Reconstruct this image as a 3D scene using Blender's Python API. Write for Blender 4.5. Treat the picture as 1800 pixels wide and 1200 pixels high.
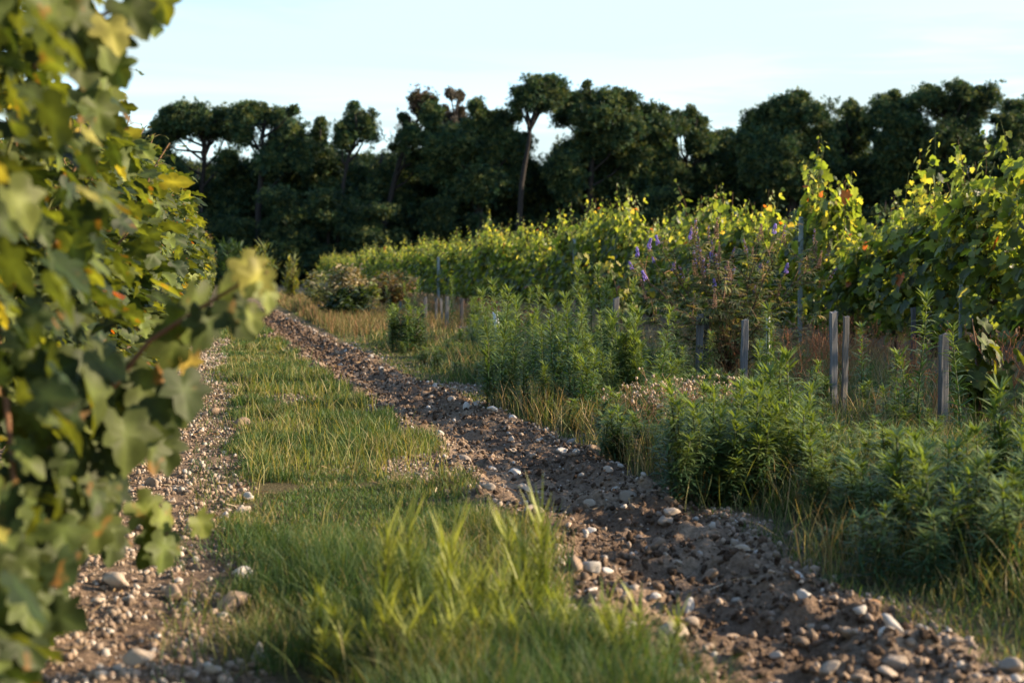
import bpy, bmesh, math, random
import numpy as np
from mathutils import Vector, Matrix

for o in list(bpy.data.objects):
    bpy.data.objects.remove(o)
SC = bpy.context.scene
COL = SC.collection
rad = math.radians

# ------------------------------------------------------------------ camera
FPX = 2500.0                                   # focal length in pixels of the 1800 px wide photograph (50 mm)
YAW = math.atan(515 / FPX)                     # the rows run along +Y
PIT = math.atan(120 / FPX)
CAMZ = 0.95
cam_d = bpy.data.cameras.new('camera')
cam = bpy.data.objects.new('camera', cam_d)
COL.objects.link(cam)
cam.location = (0, 0, CAMZ)
cam.rotation_euler = (rad(90) - PIT, 0, -YAW)
cam_d.sensor_width = 36.0
cam_d.lens = 50.0
cam_d.clip_start = 0.05
cam_d.clip_end = 3000
cam_d.dof.use_dof = True
cam_d.dof.focus_distance = 8.4
cam_d.dof.aperture_fstop = 3.4
SC.camera = cam

# ------------------------------------------------------------------ sky, sun, exposure
SUN_EL, SUN_AZ = rad(20.5), rad(97)              # azimuth counted from +Y towards +X
world = bpy.data.worlds.new('World')
SC.world = world
world.use_nodes = True
nt = world.node_tree
nt.nodes.clear()
out = nt.nodes.new('ShaderNodeOutputWorld')
bg = nt.nodes.new('ShaderNodeBackground')
sky = nt.nodes.new('ShaderNodeTexSky')
sky.sky_type = 'NISHITA'
sky.sun_disc = False
sky.sun_elevation = SUN_EL
sky.sun_rotation = SUN_AZ
sky.altitude = 100
sky.air_density = 1.0
sky.dust_density = 0.6
sky.ozone_density = 2.0
tc = nt.nodes.new('ShaderNodeTexCoord')
sep = nt.nodes.new('ShaderNodeSeparateXYZ')
nt.links.new(tc.outputs['Generated'], sep.inputs[0])
mp = nt.nodes.new('ShaderNodeMapping')
mp.inputs['Scale'].default_value = (1.6, 1.6, 15.0)
mp.inputs['Rotation'].default_value = (0.05, 0.03, 0.4)
nt.links.new(tc.outputs['Generated'], mp.inputs['Vector'])
no = nt.nodes.new('ShaderNodeTexNoise')
no.inputs['Scale'].default_value = 2.2
no.inputs['Detail'].default_value = 7
no.inputs['Roughness'].default_value = 0.55
no.inputs['Distortion'].default_value = 0.4
nt.links.new(mp.outputs[0], no.inputs['Vector'])
cr = nt.nodes.new('ShaderNodeMapRange')
cr.interpolation_type = 'SMOOTHSTEP'
cr.inputs['From Min'].default_value = 0.40
cr.inputs['From Max'].default_value = 0.58
cr.inputs['To Min'].default_value = 0.12
cr.inputs['To Max'].default_value = 0.99
nt.links.new(no.outputs['Fac'], cr.inputs['Value'])
el = nt.nodes.new('ShaderNodeMapRange')        # the thin cloud veil lies low over the horizon, the zenith is clear
el.interpolation_type = 'SMOOTHSTEP'
el.inputs['From Min'].default_value = 0.16
el.inputs['From Max'].default_value = 0.50
el.inputs['To Min'].default_value = 1.0
el.inputs['To Max'].default_value = 0.0
nt.links.new(sep.outputs['Z'], el.inputs['Value'])
mu = nt.nodes.new('ShaderNodeMath')
mu.operation = 'MULTIPLY'
vd = nt.nodes.new('ShaderNodeVectorMath')       # the veil thickens towards the sun
vd.operation = 'DOT_PRODUCT'
nt.links.new(tc.outputs['Generated'], vd.inputs[0])
vd.inputs[1].default_value = (math.sin(SUN_AZ), math.cos(SUN_AZ), 0.0)
vr = nt.nodes.new('ShaderNodeMapRange')
vr.inputs['From Min'].default_value = 0.0
vr.inputs['From Max'].default_value = 0.75
vr.inputs['To Min'].default_value = 0.0
vr.inputs['To Max'].default_value = 0.75
nt.links.new(vd.outputs['Value'], vr.inputs['Value'])
vm = nt.nodes.new('ShaderNodeMath')
vm.operation = 'MAXIMUM'
nt.links.new(cr.outputs[0], vm.inputs[0])
nt.links.new(vr.outputs[0], vm.inputs[1])
nt.links.new(vm.outputs[0], mu.inputs[0])
nt.links.new(el.outputs[0], mu.inputs[1])
mx = nt.nodes.new('ShaderNodeMix')
mx.data_type = 'RGBA'
nt.links.new(mu.outputs[0], mx.inputs['Factor'])
nt.links.new(sky.outputs[0], mx.inputs['A'])
mx.inputs['B'].default_value = (2.28, 2.78, 2.80, 1)
nt.links.new(mx.outputs['Result'], bg.inputs['Color'])
bg.inputs['Strength'].default_value = 0.128
nt.links.new(bg.outputs[0], out.inputs[0])

sun_d = bpy.data.lights.new('sun', 'SUN')
sun_d.energy = 4.6
sun_d.angle = rad(0.6)
sun_d.color = (1.0, 0.79, 0.55)
sun = bpy.data.objects.new('sun', sun_d)
COL.objects.link(sun)
SV = Vector((math.cos(SUN_EL) * math.sin(SUN_AZ), math.cos(SUN_EL) * math.cos(SUN_AZ), math.sin(SUN_EL)))
sun.rotation_euler = (-SV).to_track_quat('-Z', 'Y').to_euler()
sun.location = (30, 0, 30)

SC.view_settings.view_transform = 'Standard'
SC.view_settings.look = 'None'
SC.view_settings.exposure = 1.52
SC.view_settings.gamma = 1.0
SC.view_settings.use_curve_mapping = False
SC.render.engine = 'CYCLES'
SC.cycles.use_denoising = True
SC.cycles.max_bounces = 6
SC.cycles.diffuse_bounces = 3
SC.cycles.transmission_bounces = 4
SC.cycles.sample_clamp_indirect = 4

# ------------------------------------------------------------------ helpers
_F = np.array([math.sin(YAW) * math.cos(PIT), math.cos(YAW) * math.cos(PIT), -math.sin(PIT)])
_R = np.array([math.cos(YAW), -math.sin(YAW), 0.0])
_U = np.cross(_R, _F)


def ray(u, v):
    return _F + _R * (u - 900) / FPX - _U * (v - 600) / FPX


def P(u, v, d):
    """the place at depth d (metres along the view) behind a pixel of the photograph"""
    return np.array([0, 0, CAMZ]) + ray(u, v) * d


def G(u, v):
    r = ray(u, v)
    return (-CAMZ / r[2] * r)[:2]


def on_x(u, x):
    """(x, y) on the line X = x seen in column u"""
    r = ray(u, 600)
    return np.array([x, x * r[1] / r[0]])


def z_at(v, xy):
    """height of something seen in row v standing at xy"""
    d = float(np.dot(np.array([xy[0], xy[1], 0]), np.array([math.sin(YAW), math.cos(YAW), 0])))
    return CAMZ + (480 - v) / FPX * d


def tag(o, label=None, cat=None, group=None, kind=None):
    if label: o['label'] = label
    if cat: o['category'] = cat
    if group: o['group'] = group
    if kind: o['kind'] = kind
    return o


def empty(name, loc=(0, 0, 0), rz=0.0, s=1.0):
    o = bpy.data.objects.new(name, None)
    COL.objects.link(o)
    o.empty_display_size = 0.1
    o.location = loc
    o.rotation_euler = (0, 0, rz)
    o.scale = (s, s, s)
    return o


def link(name, me, parent=None, loc=(0, 0, 0), rot=(0, 0, 0), s=(1, 1, 1)):
    o = bpy.data.objects.new(name, me)
    COL.objects.link(o)
    o.parent = parent
    o.location = loc
    o.rotation_euler = rot
    o.scale = s
    return o


def dup(root, loc, rz=0.0, s=(1, 1, 1), label=None, rx=0.0, ry=0.0, group=None):
    r = root.copy()
    COL.objects.link(r)
    r.location = loc
    r.rotation_euler = (rx, ry, rz)
    r.scale = s
    if label: r['label'] = label
    if group: r['group'] = group
    for ch in list(root.children):
        c = ch.copy()
        COL.objects.link(c)
        c.parent = r
        for g in ch.children:
            d = g.copy()
            COL.objects.link(d)
            d.parent = c
    return r


class Geo:
    """collects vertices, faces (3 and 4 sided) and a colour per vertex; build() makes one mesh"""
    def __init__(s):
        s.V, s.T, s.Q, s.C, s.n = [], [], [], [], 0
        s.TM, s.QM = [], []

    def add(s, V, T=None, Q=None, C=(1, 1, 1), m=0):
        V = np.asarray(V, dtype=np.float32).reshape(-1, 3)
        s.V.append(V)
        if T is not None and len(T):
            T = np.asarray(T, dtype=np.int32)
            s.T.append(T + s.n); s.TM.append(np.full(len(T), m, np.int32))
        if Q is not None and len(Q):
            Q = np.asarray(Q, dtype=np.int32)
            s.Q.append(Q + s.n); s.QM.append(np.full(len(Q), m, np.int32))
        C = np.asarray(C, dtype=np.float32)
        s.C.append(np.broadcast_to(C, (len(V), 3)) if C.ndim == 1 else C)
        s.n += len(V)
        return s

    def scatter(s, tv, tT, tQ, Rm, T, C, m=0, mult=None):
        """template (tv, faces) placed with matrices Rm (n,3,3) at T (n,3), one colour each (n,3)"""
        n, k = len(T), len(tv)
        V = np.einsum('nij,kj->nki', Rm, tv) + np.asarray(T)[:, None, :]
        off = (np.arange(n) * k)[:, None, None]
        t = (np.asarray(tT)[None] + off).reshape(-1, 3) if tT is not None and len(tT) else None
        q = (np.asarray(tQ)[None] + off).reshape(-1, 4) if tQ is not None and len(tQ) else None
        CC = np.repeat(np.asarray(C), k, axis=0)
        if mult is not None: CC = CC * np.tile(mult, n)[:, None]
        s.add(V.reshape(-1, 3), t, q, CC, m)

    def mesh(s, name, mats, smooth=True):
        V = np.concatenate(s.V) if s.V else np.zeros((0, 3), np.float32)
        C = np.concatenate(s.C)
        T = np.concatenate(s.T) if s.T else np.zeros((0, 3), np.int32)
        Q = np.concatenate(s.Q) if s.Q else np.zeros((0, 4), np.int32)
        me = bpy.data.meshes.new(name)
        me.vertices.add(len(V))
        me.vertices.foreach_set('co', V.ravel())
        loops = np.concatenate([T.ravel(), Q.ravel()]).astype(np.int32)
        me.loops.add(len(loops))
        me.loops.foreach_set('vertex_index', loops)
        npoly = len(T) + len(Q)
        me.polygons.add(npoly)
        start = np.concatenate([np.arange(len(T)) * 3, len(T) * 3 + np.arange(len(Q)) * 4]).astype(np.int32)
        me.polygons.foreach_set('loop_start', start)
        mi = np.concatenate(([np.concatenate(s.TM)] if s.TM else []) + ([np.concatenate(s.QM)] if s.QM else []))
        me.polygons.foreach_set('material_index', mi.astype(np.int32))
        me.polygons.foreach_set('use_smooth', np.full(npoly, smooth, dtype=bool))
        me.update(calc_edges=True)
        at = me.color_attributes.new('Col', 'FLOAT_COLOR', 'POINT')
        at.data.foreach_set('color', np.concatenate([C, np.ones((len(C), 1), np.float32)], axis=1).astype(np.float32).ravel())
        for m in (mats if isinstance(mats, (list, tuple)) else [mats]):
            me.materials.append(m)
        return me


def nrm(a):
    a = np.asarray(a, float)
    return a / np.maximum(np.linalg.norm(a, axis=-1, keepdims=True), 1e-9)


def orient(tip, normal, s):
    """matrices whose local y runs along tip and local z along normal"""
    y = nrm(tip)
    z = nrm(normal - (normal * y).sum(-1, keepdims=True) * y)
    x = np.cross(y, z)
    return np.stack([x, y, z], axis=-1) * np.asarray(s)[:, None, None]


def tube(g, path, radii, sides=6, C=(1, 1, 1), m=0, cap=True):
    path = np.asarray(path, float)
    n = len(path)
    radii = np.broadcast_to(np.asarray(radii, float), (n,))
    t = nrm(np.gradient(path, axis=0))
    ref = np.array([1.0, 0.13, 0.07]) if abs(t[0][0]) < 0.8 else np.array([0.1, 1.0, 0.07])
    a = nrm(np.cross(t, ref)); b = np.cross(t, a)
    ang = np.arange(sides) / sides * 2 * math.pi
    V = path[:, None] + radii[:, None, None] * (np.cos(ang)[None, :, None] * a[:, None] + np.sin(ang)[None, :, None] * b[:, None])
    i = np.arange(n - 1)[:, None] * sides
    j = np.arange(sides)[None]
    k = (j + 1) % sides
    Q = np.stack([i + j, i + k, i + sides + k, i + sides + j], -1).reshape(-1, 4)
    Vf = V.reshape(-1, 3)
    T = None
    if cap:
        Vf = np.concatenate([Vf, path[-1:]])
        e = (n - 1) * sides
        T = np.array([[e + q, e + (q + 1) % sides, n * sides] for q in range(sides)])
    g.add(Vf, T, Q, C, m)


_rs = np.random.RandomState(5)
_LAT = _rs.rand(256, 256)


def vnoise(x, y, sc):
    """smooth value noise 0..1"""
    x = np.asarray(x, float) * sc + 1000.3; y = np.asarray(y, float) * sc + 1000.7
    xi = np.floor(x).astype(int); yi = np.floor(y).astype(int)
    fx = x - xi; fy = y - yi
    fx = fx * fx * (3 - 2 * fx); fy = fy * fy * (3 - 2 * fy)
    a = _LAT[xi % 256, yi % 256]; b = _LAT[(xi + 1) % 256, yi % 256]
    c = _LAT[xi % 256, (yi + 1) % 256]; d = _LAT[(xi + 1) % 256, (yi + 1) % 256]
    return (a * (1 - fx) + b * fx) * (1 - fy) + (c * (1 - fx) + d * fx) * fy


def fbm(x, y, sc, o=4, r=0.5):
    t, a, n = 0, 1, 0
    for k in range(o):
        t = t + a * vnoise(x + 17.3 * k, y - 9.1 * k, sc * 2 ** k); n += a; a *= r
    return t / n


def sstep(a, b, x):
    t = np.clip((np.asarray(x, float) - a) / (b - a), 0, 1)
    return t * t * (3 - 2 * t)


# ------------------------------------------------------------------ materials
def new_mat(name):
    m = bpy.data.materials.new(name)
    m.use_nodes = True
    m.node_tree.nodes.clear()
    return m, m.node_tree.nodes, m.node_tree.links


def leaf_mat(name, trans=0.38, tcol=(1.5, 1.35, 0.45), back=(0.03, 0.04, 0.03), rough=0.5, nscale=30.0, spec=0.35, var=0.35, blotch=0.0):
    m, N, L = new_mat(name)
    o = N.new('ShaderNodeOutputMaterial')
    at = N.new('ShaderNodeAttribute'); at.attribute_name = 'Col'
    te = N.new('ShaderNodeTexCoord')
    nz = N.new('ShaderNodeTexNoise'); nz.inputs['Scale'].default_value = nscale; nz.inputs['Detail'].default_value = 3
    L.new(te.outputs['Object'], nz.inputs['Vector'])
    mr = N.new('ShaderNodeMapRange'); mr.inputs['From Min'].default_value = .25; mr.inputs['From Max'].default_value = .75
    mr.inputs['To Min'].default_value = 1 - var; mr.inputs['To Max'].default_value = 1 + var
    L.new(nz.outputs['Fac'], mr.inputs['Value'])
    mul = N.new('ShaderNodeVectorMath'); mul.operation = 'SCALE'
    L.new(at.outputs['Color'], mul.inputs[0]); L.new(mr.outputs[0], mul.inputs['Scale'])
    src = mul.outputs[0]
    if blotch:
        nb = N.new('ShaderNodeTexNoise'); nb.inputs['Scale'].default_value = nscale * .55; nb.inputs['Detail'].default_value = 4
        L.new(te.outputs['Object'], nb.inputs['Vector'])
        rb = N.new('ShaderNodeMapRange'); rb.inputs['From Min'].default_value = .64; rb.inputs['From Max'].default_value = .72
        rb.inputs['To Max'].default_value = blotch
        L.new(nb.outputs['Fac'], rb.inputs['Value'])
        mb = N.new('ShaderNodeMix'); mb.data_type = 'RGBA'
        L.new(rb.outputs[0], mb.inputs['Factor']); L.new(src, mb.inputs['A'])
        mb.inputs['B'].default_value = (.34, .13, .03, 1)
        src = mb.outputs['Result']
    ge = N.new('ShaderNodeNewGeometry')
    ad = N.new('ShaderNodeVectorMath'); ad.operation = 'ADD'
    L.new(src, ad.inputs[0]); ad.inputs[1].default_value = back
    mb2 = N.new('ShaderNodeMix'); mb2.data_type = 'RGBA'
    L.new(ge.outputs['Backfacing'], mb2.inputs['Factor']); L.new(src, mb2.inputs['A']); L.new(ad.outputs[0], mb2.inputs['B'])
    pb = N.new('ShaderNodeBsdfPrincipled')
    L.new(mb2.outputs['Result'], pb.inputs['Base Color'])
    pb.inputs['Roughness'].default_value = rough
    pb.inputs['Specular IOR Level'].default_value = spec
    tr = N.new('ShaderNodeBsdfTranslucent')
    tm = N.new('ShaderNodeVectorMath'); tm.operation = 'MULTIPLY'
    L.new(src, tm.inputs[0]); tm.inputs[1].default_value = tcol
    L.new(tm.outputs[0], tr.inputs['Color'])
    ms = N.new('ShaderNodeMixShader'); ms.inputs[0].default_value = trans
    L.new(pb.outputs[0], ms.inputs[1]); L.new(tr.outputs[0], ms.inputs[2])
    L.new(ms.outputs[0], o.inputs[0])
    return m


def solid_mat(name, rough=0.85, nscale=20.0, var=0.35, bump=0.3, stretch=(1, 1, 1), spec=0.2, rnd=0.0, fine=0.0, metallic=0.0, bdist=0.01):
    """attribute colour, mottled, with a bump; rnd varies the brightness from object to object"""
    m, N, L = new_mat(name)
    o = N.new('ShaderNodeOutputMaterial')
    at = N.new('ShaderNodeAttribute'); at.attribute_name = 'Col'
    te = N.new('ShaderNodeTexCoord')
    mp_ = N.new('ShaderNodeMapping'); mp_.inputs['Scale'].default_value = stretch
    L.new(te.outputs['Object'], mp_.inputs['Vector'])
    nz = N.new('ShaderNodeTexNoise'); nz.inputs['Scale'].default_value = nscale; nz.inputs['Detail'].default_value = 8; nz.inputs['Roughness'].default_value = .62
    L.new(mp_.outputs[0], nz.inputs['Vector'])
    mr = N.new('ShaderNodeMapRange'); mr.inputs['From Min'].default_value = .28; mr.inputs['From Max'].default_value = .72
    mr.inputs['To Min'].default_value = 1 - var; mr.inputs['To Max'].default_value = 1 + var
    L.new(nz.outputs['Fac'], mr.inputs['Value'])
    mul = N.new('ShaderNodeVectorMath'); mul.operation = 'SCALE'
    L.new(at.outputs['Color'], mul.inputs[0]); L.new(mr.outputs[0], mul.inputs['Scale'])
    src = mul.outputs[0]
    if rnd:
        oi = N.new('ShaderNodeObjectInfo')
        r2 = N.new('ShaderNodeMapRange'); r2.inputs['To Min'].default_value = 1 - rnd; r2.inputs['To Max'].default_value = 1 + rnd
        L.new(oi.outputs['Random'], r2.inputs['Value'])
        m2 = N.new('ShaderNodeVectorMath'); m2.operation = 'SCALE'
        L.new(src, m2.inputs[0]); L.new(r2.outputs[0], m2.inputs['Scale'])
        src = m2.outputs[0]
    pb = N.new('ShaderNodeBsdfPrincipled')
    L.new(src, pb.inputs['Base Color'])
    pb.inputs['Roughness'].default_value = rough
    pb.inputs['Specular IOR Level'].default_value = spec
    pb.inputs['Metallic'].default_value = metallic
    if bump:
        bp = N.new('ShaderNodeBump'); bp.inputs['Strength'].default_value = bump; bp.inputs['Distance'].default_value = bdist
        L.new(nz.outputs['Fac'], bp.inputs['Height']); L.new(bp.outputs[0], pb.inputs['Normal'])
    L.new(pb.outputs[0], o.inputs[0])
    return m


M_VINE = leaf_mat('grape_leaf', trans=0.42, tcol=(1.7, 1.5, 0.40), back=(.010, .013, .006), rough=.55, nscale=28, blotch=.55, spec=.22)
M_VINEFAR = leaf_mat('grape_leaf_far', trans=0.52, tcol=(2.3, 2.15, 0.62), back=(.02, .022, .012), rough=.42, nscale=12)
M_WEED = leaf_mat('weed_leaf', trans=0.35, tcol=(1.5, 1.5, 0.5), back=(.015, .02, .012), rough=.55, nscale=25)
M_GRASS = leaf_mat('grass_blade', trans=0.35, tcol=(1.5, 1.4, 0.5), back=(0, 0, 0), rough=.55, nscale=8, spec=.25)
M_DRY = leaf_mat('dry_plant', trans=0.25, tcol=(1.3, 1.1, 0.7), back=(0, 0, 0), rough=.8, nscale=20, spec=.1)
M_PINE = leaf_mat('pine_needles', trans=0.22, tcol=(1.4, 1.3, 0.5), back=(0, 0, 0), rough=.6, nscale=.5, spec=.2, var=.45)
M_BARK = solid_mat('bark', nscale=14, stretch=(1, 1, .25), bump=.8, var=.5)
M_CANE = solid_mat('vine_wood', nscale=30, stretch=(1, 1, .2), bump=.7, var=.45)
M_WOOD = solid_mat('weathered_wood', nscale=26, stretch=(1.6, 1.6, .09), bump=.9, var=.5, rough=.9, bdist=.004)
M_STONE = solid_mat('limestone', nscale=22, bump=.5, var=.28, rough=.85, rnd=.3, bdist=.004)
M_PEB = solid_mat('pebble', nscale=30, bump=.3, var=.3, rough=.88, bdist=.003)
M_SOIL = solid_mat('soil', nscale=46, bump=1.0, var=.5, rough=.95, spec=.1, bdist=.03)
M_METAL = solid_mat('galvanised_metal', nscale=40, bump=.1, var=.2, rough=.45, spec=.5, metallic=.7)
M_PLASTIC = solid_mat('pale_plastic', nscale=30, bump=.05, var=.1, rough=.5, spec=.4)

# ------------------------------------------------------------------ ground
_FY = np.array([-5, 3.0, 4.4, 5.4, 7.3, 11.3, 17.0, 27.0, 45.0, 110.0])
_FX = np.array([1.30, 1.34, 1.45, 1.40, 1.53, 1.36, 1.22, 0.98, 0.90, 0.90])


def fxc(y):
    return np.interp(y, _FY, _FX) + .05 * (vnoise(y, y * 0, .9) - .5)


def furrow(x, y):
    """1 in the tilled furrow, 0 outside, with a ragged edge; and the signed place across it (-1..1)"""
    s = (np.asarray(x) - fxc(y)) / np.interp(y, [0, 4, 30], [.43, .45, .40])
    e = np.abs(s) + .9 * (fbm(x, y, 1.7, 4, .6) - .5)
    return (1 - sstep(.82, 1.08, e)) * (1 - sstep(55, 70, y)), s


def stony(x, y):
    x = np.asarray(x) + .45 * (fbm(x, y, 1.6, 4, .6) - .5)
    return sstep(-1.25, -1.05, x) * (1 - sstep(0.0, .12, x)) * (1 - sstep(40, 55, y))


def bare(x, y):
    t = 0
    for cx, cy, rx, ry in ((.62, 10.7, .36, .55), (.98, 6.7, .20, .75), (.30, 14.5, .25, .4), (2.2, 7.9, .16, .6), (1.95, 11.5, .2, .6), (.85, 3.75, .1, .25), (1.95, 5.1, .12, .3)):
        q = np.sqrt(((x - cx) / rx) ** 2 + ((y - cy) / ry) ** 2) + .9 * (fbm(x, y, 5, 2) - .5)
        t = np.maximum(t, 1 - sstep(.75, 1.05, q))
    return t


def height(x, y):
    x = np.asarray(x, float); y = np.asarray(y, float)
    near = 1 - sstep(25, 60, np.hypot(x, y))
    f, s = furrow(x, y)
    h = .03 * (fbm(x, y, .8, 2) - .5) * near
    b1 = fbm(x + 7, y, 1.6, 3); b2 = fbm(x - 13, y, 1.9, 3)
    prof = -.045 * np.exp(-((s + .05 + .6 * (b1 - .5)) / .42) ** 2) + .032 * b1 * np.exp(-((s + .75) / .28) ** 2) + .030 * b2 * np.exp(-((s - .72) / .3) ** 2)
    wide = 1 - sstep(1.0, 1.5, np.abs(s))
    h = h + prof * wide * near
    rough = fbm(x, y, 7.5, 5, .62) - .5
    rid = np.abs(fbm(x + 40, y, 5.5, 4, .55) - .5)
    h = h + f * near * (.15 * rough + .10 * (.12 - rid))
    st = stony(x, y)
    h = h + st * near * (.05 * (fbm(x, y, 9, 4) - .5)) - .012 * st * near
    h = h + bare(x, y) * .02 * (fbm(x, y, 12, 3) - .5) * near
    return h


def hz(x, y):
    return float(height(np.array([x]), np.array([y]))[0])


def ground_colour(x, y):
    f, s = furrow(x, y)
    st = stony(x, y); br = bare(x, y)
    n1 = fbm(x, y, 1.3, 4)[..., None]; n2 = fbm(x + 31, y, 6.0, 4)[..., None]
    thatch = np.array([.060, .058, .024]) * (1 - n1) + np.array([.125, .098, .05]) * n1
    n3 = sstep(.42, .72, fbm(x - 11, y, 2.3, 4, .6))[..., None]
    tilled = np.array([.098, .065, .043]) * (1 - n2) + np.array([.22, .152, .10]) * n2
    tilled = tilled * (1 - .7 * n3) + np.array([.33, .24, .16]) * .7 * n3
    dry = np.array([.19, .125, .080]) * (1 - n2) + np.array([.31, .225, .155]) * n2
    c = thatch
    rightdry = (sstep(3.0, 4.6, x + 1.2 * (fbm(x, y, .9, 3) - .5)) * (1 - sstep(70, 100, y)))[..., None]
    c = c * (1 - rightdry * .8) + (dry * .75) * rightdry * .8
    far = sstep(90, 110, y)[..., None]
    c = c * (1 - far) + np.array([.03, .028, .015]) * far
    fringe = (.75 * np.exp(-((s + 1.05) / .32) ** 2) + .5 * np.exp(-((s - 1.1) / .3) ** 2)) * sstep(.35, .6, fbm(x + 3, y, 2.2, 3))
    for w, k in ((br, dry), (fringe, dry * .8), (st, dry * .78), (f, tilled)):
        w = w[..., None]
        c = c * (1 - w) + k * w
    return c


def build_ground():
    def axis(dense0, dense1, st, lim0, lim1, gr):
        a = list(np.arange(dense0, dense1, st))
        p, d = a[-1], st
        while p < lim1:
            d *= gr; p += d; a.append(p)
        b = []; p, d = dense0, st
        while p > lim0:
            d *= gr; p -= d; b.append(p)
        return np.array(b[::-1] + a)
    xs = axis(-.9, 2.3, .018, -1500, 1500, 1.085)
    ys = [2.6]
    while ys[-1] < 2500:
        ys.append(ys[-1] + max(.016, .0042 * ys[-1]) * (1 if ys[-1] < 40 else 4 if ys[-1] < 200 else 12))
    yb = [2.6]; d = .03
    while yb[-1] > -800:
        yb.append(yb[-1] - d); d *= 1.25
    ys = np.array(yb[:0:-1] + ys)
    X, Y = np.meshgrid(xs, ys)
    Z = height(X, Y)
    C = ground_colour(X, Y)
    nx, ny = len(xs), len(ys)
    i = np.arange(ny - 1)[:, None] * nx + np.arange(nx - 1)[None]
    Q = np.stack([i, i + 1, i + nx + 1, i + nx], -1).reshape(-1, 4)
    g = Geo()
    g.add(np.stack([X, Y, Z], -1).reshape(-1, 3), None, Q, C.reshape(-1, 3))
    o = link('ground', g.mesh('ground', M_SOIL))
    tag(o, kind='structure')


build_ground()

# ------------------------------------------------------------------ grape leaves and vines
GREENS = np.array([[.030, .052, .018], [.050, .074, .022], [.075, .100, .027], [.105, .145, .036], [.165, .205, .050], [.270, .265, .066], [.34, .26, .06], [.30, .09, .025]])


def leaf_template(rng, hi=True):
    half = [(0.06, -.02), (.13, -.16), (.27, -.20), (.42, -.12), (.50, .02), (.44, .10), (.40, .17), (.55, .24), (.66, .40), (.58, .46), (.47, .47), (.34, .50), (.38, .62), (.33, .78), (.19, .86), (.11, .94)]
    if not hi:
        half = [(.10, -.14), (.36, -.16), (.47, .05), (.40, .16), (.64, .38), (.36, .50), (.34, .74)]
    pts = [(0, .0)] + half + [(0, 1.04)] + [(-x, y) for x, y in half[::-1]]
    pts = np.array(pts) + rng.normal(0, .012 if hi else .03, (len(pts), 2))
    n = len(pts)
    c = np.array([0, .30])

    def lift(p):
        x, y = p[:, 0], p[:, 1]
        z = fold * np.abs(x) - bend * (y - .2) ** 2 + wav * np.sin(7 * x + ph) * np.cos(6 * y + ph2) - curl * x * x * 1.2
        return np.stack([x, y, z], -1)
    fold, bend, wav, curl = rng.uniform(.10, .45), rng.uniform(.05, .45), rng.uniform(.03, .08), rng.uniform(-.1, .5)
    ph, ph2 = rng.uniform(0, 6, 2)
    if hi:
        inner = c + (pts - c) * .52
        V = np.concatenate([lift(pts), lift(inner), lift(c[None])])
        T = [[n + i, n + (i + 1) % n, 2 * n] for i in range(n)]
        Q = [[i, (i + 1) % n, n + (i + 1) % n, n + i] for i in range(n)]
    else:
        V = np.concatenate([lift(pts), lift(c[None])])
        T = [[i, (i + 1) % n, n] for i in range(n)]
        Q = []
    return V, np.array(T), np.array(Q)


_r = np.random.RandomState(3)
LEAF_HI = [leaf_template(_r, True) for _ in range(8)]
LEAF_LO = [leaf_template(_r, False) for _ in range(7)]


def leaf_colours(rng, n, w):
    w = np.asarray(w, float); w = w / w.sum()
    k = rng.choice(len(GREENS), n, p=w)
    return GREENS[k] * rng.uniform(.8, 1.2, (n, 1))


def put_leaves(g, rng, pos, tip, normal, size, col, temps):
    k = rng.randint(0, len(temps), len(pos))
    for q in range(len(temps)):
        m = k == q
        if m.any():
            V, T, Q = temps[q]
            nv = len(V)
            mult = None
            if nv > 40:               # blade darker between the pale main veins, paler at the heart
                h = (nv - 1) // 2
                lob = np.exp(-((np.abs(((np.arange(h) - h / 2 + h / 4) % (h / 2)) - h / 4)) / 1.6) ** 2)
                mult = np.concatenate([.80 + .25 * lob, .86 + .40 * lob, [1.45]])
            g.scatter(V, T, Q if len(Q) else None, orient(tip[m], normal[m], size[m]), pos[m], col[m] * (np.array([1.0, .95, .85]) if nv > 40 else 1.0), mult=mult)


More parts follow.
